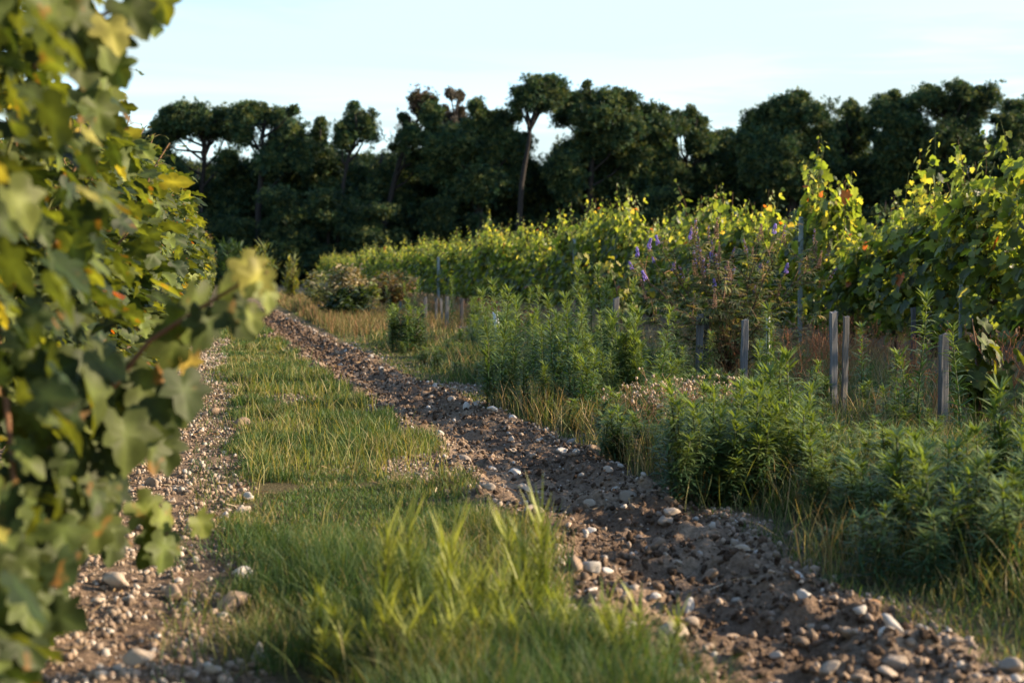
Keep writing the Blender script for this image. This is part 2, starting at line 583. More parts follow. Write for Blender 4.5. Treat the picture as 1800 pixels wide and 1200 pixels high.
def vine_meshes(seed, hi, H=1.85, hw=.30, shoots=13, filler=260, zlow=.45, tall=0, w=(2, 4, 4, 3, 2, .7, .2, .15), wtop=None, span=.62, lsz=(.048, .088)):
    rng = np.random.RandomState(seed)
    wood, lv = Geo(), Geo()
    b = np.array([.085, .060, .042])
    tr = [(0, 0, -.06), (.03 * rng.randn(), .03 * rng.randn(), .2), (.03 * rng.randn(), .03, .42), (0, 0, .6)]
    tube(wood, tr, [.045, .034, .030, .034], 8, b)
    for sgn in (-1, 1):
        tube(wood, [(0, 0, .56), (.01, sgn * .15, .63), (.0, sgn * .38, .64 + .02 * rng.randn()), (0, sgn * .55, .65)], [.027, .02, .015, .010], 6, b)
    pos, tip, nor, size, col = [], [], [], [], []

    def leaf(p, out_, s, c, droop=.7):
        pos.append(p)
        tip.append(out_ * .6 + np.array([0, 0, -droop]) + rng.randn(3) * .45)
        nor.append(out_ * .75 + np.array([0, 0, .55]) + rng.randn(3) * .45)
        size.append(s); col.append(c)
    wt = w if wtop is None else wtop
    for k in range(shoots + tall):
        y0 = rng.uniform(-span + .05, span - .05)
        top = H * rng.uniform(.82, 1.06)
        if k >= shoots:
            top = H + (rng.uniform(.1, .32) if not hi and seed not in (202, 205) else rng.uniform(.35, .6))
            y0 = rng.uniform(-.25, .25)
        sx, sy = rng.normal(0, hw * .5), rng.normal(0, .12)
        flop = 0 if k >= shoots else rng.uniform(0, .10)
        t = np.linspace(0, 1, 9)
        pth = np.stack([sx * t ** 1.2 + np.sign(sx) * flop * t ** 4, y0 + sy * t, .64 + (top - .64) * t - flop * .5 * t ** 6], -1) + rng.normal(0, .012, (9, 3))
        tube(wood, pth, np.linspace(.0065, .0022, 9), 4, np.array([.16, .095, .045]) if rng.rand() < .6 else np.array([.12, .13, .04]))
        L = top - .64
        n = int(L / (.040 if hi else .055))
        for j in range(n):
            tt = (j + rng.rand()) / n
            p = np.array([np.interp(tt, t, pth[:, q]) for q in range(3)])
            side = 1 if (j + k) % 2 else -1
            o = nrm(np.array([rng.normal(.5 * np.sign(p[0] + 1e-3) + .5 * side, .35), rng.normal(0, .6), 0]))
            s = rng.uniform(*lsz) * (1 - .62 * sstep(.72, 1.0, tt))
            young = sstep(.55, 1.0, tt)
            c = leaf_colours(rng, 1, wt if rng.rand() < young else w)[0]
            pp = p + o * rng.uniform(.02, .07) + np.array([0, 0, .01])
            if hi:
                tube(wood, [p, p + o * .03 + np.array([0, 0, .02]), pp], [.0018, .0014, .0012], 3, np.array([.16, .12, .04]), cap=False)
            leaf(pp, o, s, c, .7)
    for _ in range(filler):
        z = rng.uniform(zlow, H * (.93 if hi else .80))
        pr = hw * (.75 + .35 * math.sin((z - zlow) / (H - zlow) * 3.0)) * (1 if hi else 1 - .45 * max(0, z / H - .45) / .4)
        sgn = rng.choice([-1, 1])
        x = sgn * pr * rng.uniform(.2, 1.22)
        o = np.array([sgn, rng.normal(0, .5), rng.normal(.1, .2)])
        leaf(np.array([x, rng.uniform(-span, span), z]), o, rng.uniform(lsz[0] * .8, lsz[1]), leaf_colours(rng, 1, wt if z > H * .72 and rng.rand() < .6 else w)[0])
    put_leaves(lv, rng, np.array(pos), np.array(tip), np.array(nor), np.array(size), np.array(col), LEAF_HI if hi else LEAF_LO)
    return wood, lv


def make_vine(name, label, group, wood, lv, mat, loc, rz=0.0, s=(1, 1, 1)):
    r = empty(name, loc, rz)
    r.scale = s
    tag(r, label, 'grapevine', group)
    link('trunk', wood.mesh('vine_trunk', M_CANE), r)
    link('foliage', lv.mesh('vine_foliage', mat), r)
    return r


def shoot_by_pixel(g_w, g_l, stem, leaves, origin, seed):
    """an overhanging shoot: the stem and its leaves given as (u, v, depth[, size, colour]) in the photograph, made relative to origin"""
    rng = np.random.RandomState(seed)
    o = np.asarray(origin, float)
    if stem:
        pts = np.array([P(*q) for q in stem]) - o
        tube(g_w, pts, np.linspace(.006, .0025, len(pts)), 5, np.array([.17, .085, .045]))
    pos, tip, nor, size, col = [], [], [], [], []
    for u, v, d, s, c in leaves:
        p = P(u, v, d) - o + np.array([0, 0, s * .35])
        pos.append(p)
        tip.append(np.array([rng.normal(.25, .35), rng.normal(-.1, .3), -1.0]))
        nor.append(np.array([rng.normal(.45, .3), rng.normal(-.75, .25), rng.normal(.35, .2)]))
        size.append(s); col.append(GREENS[c] * rng.uniform(.9, 1.15))
    put_leaves(g_l, rng, np.array(pos), np.array(tip), np.array(nor), np.array(size), np.array(col), LEAF_HI)


LEFT_X = -.60
WL = (4.5, 5, 3.4, 1.8, .8, .25, .06, .10)
WLT = (.5, 1.5, 3, 4, 2.5, .7, .08, .06)
vine_left = []
for k in range(6):
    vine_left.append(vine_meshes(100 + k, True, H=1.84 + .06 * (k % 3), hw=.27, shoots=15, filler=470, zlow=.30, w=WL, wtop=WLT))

GL = 'grapevines in the near row beside the stony strip'
# the two nearest vines carry the long shoots that hang into the picture
y0 = 2.7
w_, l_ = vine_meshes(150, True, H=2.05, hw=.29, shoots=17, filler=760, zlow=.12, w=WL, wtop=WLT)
org = (LEFT_X, y0, 0)
shoot_by_pixel(w_, l_, [(190, 690, 2.75), (262, 600, 2.68), (345, 545, 2.68), (420, 500, 2.65), (470, 478, 2.61)],
               [(425, 478, 2.65, 0.069, 5), (458, 495, 2.61, 0.064, 5), (466, 520, 2.61, 0.051, 4), (392, 520, 2.68, 0.078, 2), (405, 560, 2.65, 0.083, 1),
                (432, 560, 2.63, 0.055, 4), (345, 535, 2.75, 0.092, 2), (360, 575, 2.68, 0.083, 1), (318, 560, 2.75, 0.078, 3), (300, 610, 2.75, 0.092, 2),
                (330, 640, 2.81, 0.055, 6), (318, 690, 2.75, 0.092, 1), (262, 680, 2.81, 0.101, 2), (300, 735, 2.81, 0.083, 2), (215, 770, 2.68, 0.110, 2), (150, 700, 2.55, 0.110, 2)], org, 1)
shoot_by_pixel(w_, l_, [(60, 120, 2.55), (150, 40, 2.61), (230, 5, 2.68), (300, -30, 2.68)],
               [(285, 5, 2.68, 0.069, 4), (250, 15, 2.68, 0.083, 4), (262, 40, 2.68, 0.055, 3), (215, 30, 2.61, 0.083, 2), (190, 62, 2.55, 0.069, 5), (205, 70, 2.65, 0.069, 1),
                (172, 85, 2.55, 0.074, 3), (195, 120, 2.61, 0.064, 3), (120, 40, 2.55, 0.092, 2), (80, 30, 2.48, 0.092, 3), (140, 100, 2.55, 0.092, 2), (165, 200, 2.95, 0.083, 3), (188, 170, 3.48, 0.083, 4)], org, 2)
_rl = random.Random(3)
shoot_by_pixel(w_, l_, [(10, 700, 2.5), (25, 850, 2.45), (30, 1000, 2.42), (22, 1130, 2.4)],
               [(_rl.uniform(-60, 62 - max(0, v - 980) * .12), v, _rl.uniform(2.3, 2.7), _rl.uniform(.05, .085), _rl.choice([0, 0, 1, 1, 2, 3])) for v in [_rl.uniform(880, 1185) for _ in range(120)]], org, 4)
shoot_by_pixel(w_, l_, None,
               [(_rl.uniform(40, 290), _rl.uniform(640, 800), _rl.uniform(2.75, 3.3), _rl.uniform(.055, .09), _rl.choice([0, 1, 1, 2, 2, 3])) for _ in range(70)]
               + [(_rl.uniform(20, 200), _rl.uniform(790, 940), _rl.uniform(2.6, 3.0), _rl.uniform(.055, .09), _rl.choice([0, 1, 1, 2, 3])) for _ in range(60)], org, 5)
make_vine('grapevine', 'large out-of-focus grapevine closest to the camera with a leafy shoot reaching over the track', GL, w_, l_, M_VINE, org)
y1 = 3.8
w_, l_ = vine_meshes(151, True, H=1.92, hw=.29, shoots=16, filler=680, zlow=.26, w=WL, wtop=WLT)
org = (LEFT_X - .02, y1, 0)
shoot_by_pixel(w_, l_, [(60, 900, 3.16), (150, 922, 3.16), (225, 930, 3.16), (300, 938, 3.16)],
               [(240, 905, 3.16, .085, 4), (282, 915, 3.16, .08, 4), (345, 925, 3.16, .06, 4), (268, 955, 3.16, .095, 1), (290, 965, 3.13, .08, 3), (195, 950, 3.22, .09, 1), (130, 940, 2.99, .11, 2), (100, 960, 2.88, .10, 2)], org, 3)
vv = make_vine('grapevine', 'blurred grapevine with a low reddish cane trailing yellow-green leaves above the stones', GL, w_, l_, M_VINE, org)


def grape_bunch(parent, loc, seed):
    rng = np.random.RandomState(seed)
    bm = bmesh.new()
    bmesh.ops.create_icosphere(bm, subdivisions=1, radius=1)
    tv = np.array([v.co[:] for v in bm.verts]); tT = np.array([[v.index for v in f.verts] for f in bm.faces]); bm.free()
    n = 46
    t = rng.rand(n); a = rng.rand(n) * 6.28; r = .042 * (1 - t * .75) * np.sqrt(rng.rand(n))
    Tp = np.stack([r * np.cos(a), r * np.sin(a), -.17 * t], -1)
    g = Geo()
    g.scatter(tv, tT, None, np.eye(3)[None] * rng.uniform(.0075, .0095, n)[:, None, None], Tp, np.array([[.11, .14, .05]]) * rng.uniform(.8, 1.2, (n, 1)))
    tube(g, [(0, 0, .05), (0, 0, -.12)], [.002, .0015], 4, (.12, .11, .04))
    return link('grape_bunch', g.mesh('grape_bunch', M_VINE), parent, loc)


for q, (u, v, d) in enumerate(((48, 925, 2.75), (52, 1000, 2.7), (20, 985, 2.65))):
    p = P(u, v, d) - np.array(org)
    grape_bunch(vv, p + np.array([0, 0, .08]), q)

protoL = []
rngv = random.Random(8)
y = 4.95
i = 0
LBL = 'sunlit green grapevine farther along the near row beside the stony strip'
while y < 46:
    s = rngv.uniform(.93, 1.05)
    sc = (rngv.uniform(1.1, 1.3), 1.06, s * (.88 if y < 12 else .94))
    loc = (LEFT_X + rngv.uniform(-.04, .04), y, 0)
    rz = rngv.choice([0, math.pi]) + rngv.uniform(-.1, .1)
    if i < len(vine_left):
        protoL.append(make_vine('grapevine', LBL, GL, *vine_left[i], M_VINE, loc, rz, sc))
    else:
        dup(rngv.choice(protoL), loc, rz, sc)
    y += 1.12; i += 1

# the mature rows on the other side of the stakes
WR = (1.6, 3, 4.2, 4, 2.8, 1.0, .25, .1)
WRT = (.1, .4, 1.8, 4.5, 5.2, 2.6, .4, .1)
protoR = []
for k in range(7):
    wd, lv_ = vine_meshes(200 + k, False, H=1.80 + .08 * (k % 4), hw=.36, shoots=16, filler=470, zlow=.22, tall=(2, 3, 2, 3, 3, 2, 3)[k], w=WR, wtop=WRT, lsz=(.075, .145))
    protoR.append((wd.mesh('vine_trunk', M_CANE), lv_.mesh('vine_foliage', M_VINEFAR)))
ROW_X = 7.9
GR = 'grapevines in the mature row behind the stakes'
rngr = random.Random(21)


def right_vine(k, x, y, s, label, group, rz):
    r = empty('grapevine', (x, y, 0), rz)
    r.scale = s
    tag(r, label, 'grapevine', group)
    link('trunk', protoR[k][0], r); link('foliage', protoR[k][1], r)
    return r


special = {}
for u, k, sz, lab in ((1642, 2, 1.0, 'grapevine whose tallest thin shoot sticks up highest against the dark pines'),
                      (1562, 5, .96, 'grapevine rising to a narrow leafy point just above the wide gap in the row'),
                      (1740, 3, 1.07, 'bushy tall grapevine at the near end of the mature row, with broad sunlit leaves')):
    special[round(float(on_x(u, ROW_X)[1]), 2)] = (k, sz, lab)
ys = []
y = 1.0
while y < 112:
    ys.append(y); y += 1.12 if y < 60 else 1.5
for sy in special:
    j = min(range(len(ys)), key=lambda q: abs(ys[q] - sy)); ys[j] = sy
gap_y = float(on_x(1500, ROW_X)[1])
for y in ys:
    k = rngr.choice([0, 1, 3, 4, 6]) if rngr.random() < .85 else rngr.choice([2, 5])
    sz = rngr.uniform(.84, 1.17) * (1.12 if 9 < y < 30 else 1.05)
    lab = 'backlit yellow-green grapevine in the mature row behind the stakes'
    if y in special:
        k, sz, lab = special[y]
    elif abs(y - gap_y) < .7:
        k, sz, lab = 4, .80, 'low grapevine forming the dip in the mature row behind the stakes'
    right_vine(k, ROW_X + rngr.uniform(-.1, .1), y, (rngr.uniform(.9, 1.1), 1.08, sz), lab, GR, rngr.choice([0, math.pi]) + rngr.uniform(-.15, .15))
for rx, ya, yb in ((10.3, 3, 60), (12.7, 6, 48)):
    y = ya
    while y < yb:
        right_vine(rngr.randrange(7), rx + rngr.uniform(-.1, .1), y, (1, 1.1, rngr.uniform(.9, 1.08)), 'grapevine in the rows hidden behind the mature front row', 'grapevines in the rows farther back', rngr.choice([0, math.pi]))
        y += 1.25

# ------------------------------------------------------------------ the pine wood
DF = 122.0


def tuft_template(rng, n=8, w=.10):
    V, T = [], []
    for k in range(n):
        a = k / n * 6.283 + rng.uniform(-.4, .4); el = rng.uniform(.1, 1.3)
        d = np.array([math.cos(a) * math.cos(el), math.sin(a) * math.cos(el), math.sin(el)])
        s = nrm(np.cross(d, rng.randn(3))) * w * rng.uniform(.7, 1.3)
        b = len(V)
        m = d * .55
        V += [np.zeros(3) - s * .3, m + s, d * rng.uniform(.8, 1.1), m - s]
        T += [[b, b + 1, b + 3], [b + 1, b + 2, b + 3]]
    return np.array(V), np.array(T)


_r = np.random.RandomState(11)
TUFTS = [tuft_template(_r) for _ in range(4)]
PINE_C = np.array([[.019, .048, .031], [.032, .070, .036], [.058, .100, .040], [.112, .135, .046]])
BROWN_C = np.array([[.10, .06, .035], [.14, .085, .05], [.075, .05, .035], [.05, .045, .022]])
GREY_C = np.array([[.10, .085, .075], [.07, .06, .05], [.12, .10, .09], [.05, .048, .03]])


def pad(g, rng, c, r, n, size, pal, gap=.42):
    """a needle clump: tufts through an ellipsoid, densest near its surface, with noisy gaps"""
    if np.max(r) > 1.05 and n > 200:
        for _ in range(8):            # a pad is a handful of smaller flattened sprays
            e = nrm(rng.randn(3)) * np.asarray(r) * rng.uniform(.25, .72)
            pad(g, rng, np.asarray(c) + e, np.minimum(np.asarray(r) * rng.uniform(.50, .70) * [1.1, 1.1, .85], 1.04), int(n * .19), size, pal, gap)
        return
    d = nrm(rng.randn(n, 3)); q = rng.rand(n) ** .45 * np.where(rng.rand(n) < .15, rng.uniform(1, 1.2, n), 1)
    lump = 1 + .28 * np.sin(d[:, 0] * 4 + c[0]) * np.cos(d[:, 2] * 5 + c[2]) + .16 * np.sin(d[:, 1] * 7 + d[:, 0] * 9 + c[1])
    p = rng.randn(n, 3) * np.asarray(r) * .52 * lump[:, None] + np.asarray(c)
    d = nrm(p - np.asarray(c))
    keep = (np.abs((p - np.asarray(c)) / np.asarray(r)).max(1) < 1.5) & (fbm(p[:, 0] * .5 + p[:, 1] * .31, p[:, 2] * .5 - p[:, 1] * .4, 1.3, 3, .6) > gap * rng.uniform(.85, 1.1))
    p, d = p[keep], d[keep]
    if not len(p): return
    tip = nrm(d + np.array([0, 0, .5]) + rng.randn(len(p), 3) * .5)
    s = rng.uniform(.6, 1.3, len(p)) * size
    col = pal[rng.randint(0, len(pal), len(p))] * rng.uniform(.75, 1.25, (len(p), 1))
    ref = rng.randn(len(p), 3)
    R = orient(ref, tip, s)
    k = rng.randint(0, 4, len(p))
    for t in range(4):
        m = k == t
        if m.any():
            g.scatter(TUFTS[t][0], TUFTS[t][1], None, R[m], p[m], col[m])


def pine_by_pixels(label, trunk, pads, depth, seed, pal=PINE_C, size=.34, dens=1.0, gap=.43, brown=()):
    """trunk: [(u, v, radius m)...] from the foot up, pads: [(u, v, ru, rv)...], all measured in the photograph; built at true size at depth"""
    rng = np.random.RandomState(seed)
    k = depth / FPX
    u0 = trunk[0][0]
    base = P(u0, 480, depth); base[2] = 0
    r = empty('pine_tree', base, -YAW)
    tag(r, label, 'tree', 'pines on the edge of the wood')

    def loc(u, v, y=0.0):
        return np.array([(u - u0) * k, y, max(CAMZ + (480 - v) * k, -.2)])
    wd, cr_ = Geo(), Geo()
    tp = np.array([loc(u, v) for u, v, _ in trunk]); tp[0][2] = -.2
    tt = np.linspace(0, 1, len(tp)); f = np.linspace(0, 1, 12)
    path = np.stack([np.interp(f, tt, tp[:, q]) for q in range(3)], -1) + rng.normal(0, .06, (12, 3))
    radii = np.interp(f, tt, [q[2] for q in trunk])
    bark = np.array([.024, .021, .019])
    tube(wd, path, radii, 8, bark)
    extra = []
    for u, v, ru, rv in pads[:6]:          # small stray sprays break the outline
        for _ in range(2):
            a_ = rng.uniform(.1, 3.0)
            extra.append((u + ru * math.cos(a_) * rng.uniform(.8, 1.15), v - rv * math.sin(a_) * rng.uniform(.75, 1.1), rng.uniform(5, 9), rng.uniform(4, 8)))
    for j, (u, v, ru, rv) in enumerate(list(pads) + extra):
        c = loc(u, v, rng.normal(0, .9))
        rr = np.array([ru * k, (ru * .6 + rv * .4) * k, rv * k]) * 1.12
        tz = np.clip(c[2] - rr[2] * .8 - rng.uniform(.8, 2.5), path[2][2], path[-1][2])
        a = np.array([np.interp(tz, path[:, 2], path[:, q]) for q in range(3)])
        mid = (a + c) / 2 + np.array([0, 0, -.35]) + rng.normal(0, .2, 3)
        tube(wd, [a, mid, c + np.array([0, 0, -.15 * rr[2]])], [.13, .09, .035], 5, bark)
        for _ in range(5):
            e = c + nrm(rng.randn(3)) * rr * .8
            tube(wd, [mid * .4 + c * .6, (mid * .2 + c * .4 + e * .4) + rng.normal(0, .1, 3), e], [.05, .035, .012], 4, bark)
        area = rr[0] * rr[2]
        pad(cr_, rng, c, rr, int(dens * (160 + 560 * area)), size, BROWN_C if j in brown and pal is PINE_C else pal, gap)
    link('trunk', wd.mesh('pine_trunk', M_BARK), r)
    link('crown', cr_.mesh('pine_crown', M_PINE), r)
    return r


T = pine_by_pixels
T('flat-topped pine with leaning bare limbs under its canopy, beyond the near vines', [(345, 470, .28), (352, 400, .24), (358, 320, .2), (362, 250, .14), (372, 215, .08)],
  [(300, 222, 28, 24), (338, 212, 32, 20), (380, 216, 32, 22), (402, 228, 16, 26), (285, 248, 18, 16), (355, 232, 26, 14), (395, 285, 20, 22), (300, 300, 26, 30)], DF, 1)
T('round-crowned pine beside a bright sky gap, with a forked pale trunk', [(455, 470, .28), (455, 380, .25), (462, 300, .2), (464, 250, .14), (468, 215, .08)],
  [(430, 208, 20, 22), (462, 202, 28, 18), (498, 212, 30, 24), (522, 238, 18, 22), (500, 258, 30, 22), (432, 238, 14, 18), (478, 290, 30, 22), (528, 280, 18, 26)], DF - 3, 2)
T('small narrow pine spire rising between two round crowns', [(560, 470, .2), (562, 380, .16), (562, 290, .12), (562, 225, .04)],
  [(562, 235, 11, 22), (556, 265, 18, 22), (570, 295, 24, 24), (548, 300, 20, 26)], DF + 4, 3)
T('small round pine alone on a thin leaning trunk against the sky', [(590, 470, .22), (598, 380, .18), (606, 310, .14), (616, 258, .1), (628, 225, .06)],
  [(632, 212, 24, 17), (618, 238, 20, 14), (648, 232, 17, 16), (604, 252, 12, 9)], DF - 4, 4)
T('leaning pine with a dying reddish brown top', [(660, 470, .3), (678, 390, .26), (696, 310, .22), (716, 250, .15), (740, 200, .08), (746, 178, .04)],
  [(742, 184, 17, 19), (728, 212, 18, 16), (758, 210, 16, 18), (722, 245, 22, 18), (758, 240, 20, 22), (700, 280, 18, 18), (735, 290, 26, 22)], DF - 2, 5, brown=(0, 1), gap=.47)
T('pine with a dead greyish top beside the reddish one', [(770, 470, .26), (778, 390, .22), (790, 300, .18), (802, 220, .1), (806, 172, .04)],
  [(805, 182, 15, 16), (798, 210, 22, 15), (818, 228, 18, 20), (785, 240, 20, 18)], DF + 3, 6, pal=GREY_C, gap=.50)
T('broad dark pine spreading left and low of the tallest pine', [(838, 470, .34), (838, 390, .3), (842, 320, .24), (848, 260, .18), (850, 225, .1)],
  [(842, 200, 10, 16), (860, 216, 26, 20), (890, 212, 20, 18), (830, 236, 34, 22), (790, 262, 40, 28), (880, 248, 40, 26), (840, 276, 44, 28), (910, 262, 22, 24), (770, 300, 36, 24), (900, 310, 40, 24), (830, 325, 60, 30)], DF - 3, 7)
T('tallest pine, a round crown on a bare slender trunk standing clear of the wood', [(905, 470, .26), (910, 390, .24), (920, 310, .2), (930, 250, .16), (938, 200, .12), (945, 165, .07)],
  [(948, 150, 26, 16), (928, 168, 22, 18), (962, 172, 26, 20), (984, 162, 13, 14), (915, 188, 16, 10), (945, 190, 26, 13)], DF - 6, 8)
T('wide rounded pine with a domed top, next to the tallest one', [(1030, 470, .36), (1032, 390, .32), (1038, 310, .26), (1044, 240, .2), (1050, 195, .1)],
  [(1040, 170, 28, 17), (1010, 186, 28, 18), (1075, 180, 32, 18), (1100, 198, 22, 24), (1048, 206, 44, 24), (990, 206, 16, 14), (1090, 236, 40, 26), (1030, 262, 40, 34), (1000, 300, 34, 44), (1080, 300, 46, 36), (1110, 270, 26, 28)], DF - 2, 9)
T('lower pine shouldering the wide domed one on its sunny side', [(1130, 470, .28), (1132, 390, .24), (1138, 300, .2), (1142, 230, .12)],
  [(1142, 203, 24, 18), (1160, 228, 18, 20), (1132, 240, 26, 20), (1150, 275, 34, 26), (1130, 320, 40, 30), (1170, 310, 26, 28)], DF, 10)
T('thin airy pine with sky showing through under its crown', [(1196, 470, .2), (1200, 390, .18), (1204, 310, .14), (1210, 240, .08)],
  [(1206, 212, 22, 13), (1190, 228, 14, 12), (1226, 222, 14, 14), (1226, 252, 20, 20), (1180, 262, 10, 14)], DF + 2, 11, gap=.47)
T('lower hazy pine in the dip between the airy pine and the big dense one', [(1268, 470, .26), (1268, 390, .22), (1270, 300, .16), (1272, 250, .06)],
  [(1270, 250, 20, 22), (1252, 280, 24, 26), (1288, 282, 24, 30), (1268, 320, 40, 34)], DF + 4, 12)
T('big dense pine with a broad domed crown reaching almost to the ground', [(1390, 470, .4), (1390, 390, .36), (1390, 300, .26), (1395, 210, .14), (1396, 180, .06)],
  [(1396, 184, 20, 18), (1378, 200, 34, 22), (1418, 206, 30, 22), (1340, 216, 26, 22), (1328, 248, 28, 26), (1444, 238, 18, 22), (1390, 246, 58, 32), (1350, 290, 50, 34), (1430, 284, 44, 34), (1390, 330, 80, 40), (1320, 300, 20, 34)], DF - 4, 13, dens=1.15)
T('light feathery pine between the big dense pine and the rounded ones', [(1498, 470, .22), (1498, 390, .18), (1496, 300, .12), (1490, 215, .05)],
  [(1488, 205, 11, 22), (1505, 216, 14, 20), (1478, 232, 16, 22), (1512, 246, 18, 20), (1490, 262, 26, 24), (1505, 305, 30, 26)], DF + 3, 14, gap=.48)
T('dark rounded pine at the start of the last group', [(1565, 470, .3), (1565, 390, .26), (1566, 300, .2), (1568, 220, .1)],
  [(1562, 186, 26, 18), (1545, 202, 22, 20), (1590, 200, 26, 20), (1568, 222, 44, 24), (1555, 262, 44, 32), (1600, 250, 28, 30), (1575, 310, 60, 40)], DF - 1, 15)
T('spreading pine with two crowns divided by a sunlit gap', [(1640, 470, .34), (1645, 390, .3), (1650, 310, .24), (1662, 250, .18), (1672, 200, .1)],
  [(1620, 178, 24, 16), (1640, 172, 20, 15), (1682, 166, 34, 17), (1726, 176, 17, 18), (1668, 190, 38, 20), (1712, 202, 24, 17), (1690, 222, 30, 18), (1655, 252, 40, 24), (1710, 264, 34, 28), (1680, 310, 60, 40)], DF - 3, 16, gap=.45)
T('pine at the very end of the wood, cut by the edge of the photo', [(1780, 470, .3), (1780, 390, .26), (1782, 300, .2), (1785, 220, .1)],
  [(1782, 200, 18, 20), (1808, 196, 24, 24), (1765, 228, 22, 22), (1800, 244, 44, 28), (1775, 290, 44, 36), (1820, 300, 40, 40)], DF - 2, 17)
T('low dark pine half hidden by the near vines', [(258, 470, .26), (258, 390, .2), (256, 300, .14), (254, 260, .06)],
  [(256, 262, 26, 22), (236, 280, 24, 24), (276, 292, 26, 28), (250, 320, 40, 34)], DF + 3, 18)
T('pine standing hidden behind the near vine row', [(150, 470, .26), (150, 390, .2), (150, 300, .14), (152, 230, .06)],
  [(150, 230, 34, 24), (120, 262, 34, 28), (185, 262, 30, 28), (150, 310, 60, 40)], DF + 1, 19)

# dense younger trees that close the wood down to the ground
under = []
rng = np.random.RandomState(77)
for k in range(5):
    cr_, wd = Geo(), Geo()
    H = 9.5
    tube(wd, [(0, 0, -.2), (.1 * rng.randn(), 0, 3), (.3 * rng.randn(), .2, 6), (0, 0, 9)], [.24, .2, .13, .04], 7, (.034, .029, .026))
    for j in range(15):
        z = rng.uniform(.6, 8.6)
        w = 2.6 * (1 - (z / 11.5) ** 1.7)
        a = rng.rand() * 6.28
        c = np.array([math.cos(a) * w * .55, math.sin(a) * w * .55, z])
        rr = np.array([1.5, 1.5, 1.0]) * rng.uniform(.7, 1.25)
        tube(wd, [(0, 0, max(z - 1, .3)), c], [.08, .03], 4, (.034, .029, .026))
        pad(cr_, rng, c, rr, 800, .36, PINE_C * .85, .36)
    under.append((wd.mesh('tree_trunk', M_BARK), cr_.mesh('tree_crown', M_PINE)))
rr_ = random.Random(4)


def understorey(u, d, s):
    b = P(u, 480, d)
    r = empty('pine_tree', (b[0], b[1], 0), rr_.uniform(0, 6.28))
    k = rr_.randrange(5)
    r.scale = (s * rr_.uniform(.9, 1.2), s * rr_.uniform(.9, 1.2), s)
    tag(r, 'dense dark young pine filling the shaded lower part of the wood', 'tree', 'young pines under the wood')
    link('trunk', under[k][0], r); link('crown', under[k][1], r)


SKY_U = [40, 230, 300, 400, 425, 450, 520, 580, 605, 650, 690, 720, 745, 790, 860, 905, 935, 970, 1000, 1100, 1180, 1205, 1240, 1300, 1450, 1490, 1530, 1700, 1750, 1900]
SKY_V = [255, 240, 240, 268, 300, 275, 238, 238, 278, 245, 250, 292, 290, 238, 232, 262, 272, 240, 228, 228, 250, 295, 262, 232, 240, 290, 240, 232, 258, 240]


def under_at(u, d, k):
    v = np.interp(u, SKY_U, SKY_V)
    understorey(u, d, k * (CAMZ + (480 - v) * d / FPX) / 9.6)


for u in range(60, 1900, 56):
    under_at(u + rr_.uniform(-12, 12), DF + rr_.uniform(1, 5), rr_.uniform(.88, 1.0))
for u in range(40, 1920, 60):
    under_at(u + rr_.uniform(-12, 12), DF + rr_.uniform(11, 16), rr_.uniform(.9, 1.02))
for u in (505, 528, 540, 552, 575):
    understorey(u, DF + rr_.uniform(4, 9), rr_.uniform(.8, .95))
for u in range(30, 1900, 76):
    understorey(u + rr_.uniform(-25, 25), DF - 6 + rr_.uniform(-1, 2), rr_.uniform(.5, .85))

# ------------------------------------------------------------------ stakes, posts and tubes
WOODC = np.array([.150, .147, .144])


def stake_mesh(w, d, h, seed, col, split=False):
    rng = np.random.RandomState(seed)
    g = Geo()
    n = 9
    zs = np.linspace(-.12, h, n)
    prof = np.array([(-.5, -.42), (-.42, -.5), (.42, -.5), (.5, -.42), (.5, .42), (.42, .5), (-.42, .5), (-.5, .42)]) * [w, d]
    V = []
    for z in zs:
        k = 1 - .04 * rng.rand()
        V += [(x * k + .002 * rng.randn(), y * k + .002 * rng.randn(), z + (.012 * (x / w) + .006 * rng.randn() if z == zs[-1] else 0)) for x, y in prof]
    c = len(V)
    V.append((0, 0, h + .002))
    Q = [[i * 8 + j, i * 8 + (j + 1) % 8, i * 8 + 8 + (j + 1) % 8, i * 8 + 8 + j] for i in range(n - 1) for j in range(8)]
    Tt = [[(n - 1) * 8 + j, (n - 1) * 8 + (j + 1) % 8, c] for j in range(8)]
    g.add(np.array(V), Tt, Q, col)
    return g.mesh('stake', M_WOOD, smooth=False)


def stake(u, vt, wpx, label, x=3.9, col=1.0, tilt=0.0, lean=0.0, tint=(1, 1, 1), xy=None, rz=None, name='wooden_stake'):
    xy = on_x(u, x) if xy is None else xy
    d = float(np.dot([xy[0], xy[1], 0], [math.sin(YAW), math.cos(YAW), 0]))
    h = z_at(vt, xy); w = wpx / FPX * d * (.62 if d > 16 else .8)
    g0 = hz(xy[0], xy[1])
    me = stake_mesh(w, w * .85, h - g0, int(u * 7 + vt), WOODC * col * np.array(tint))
    o = link(name, me, None, (xy[0], xy[1], g0), (lean, tilt, -YAW + .25 if rz is None else rz))
    tag(o, label, 'stake', 'wooden stakes of the young vine row')
    return o


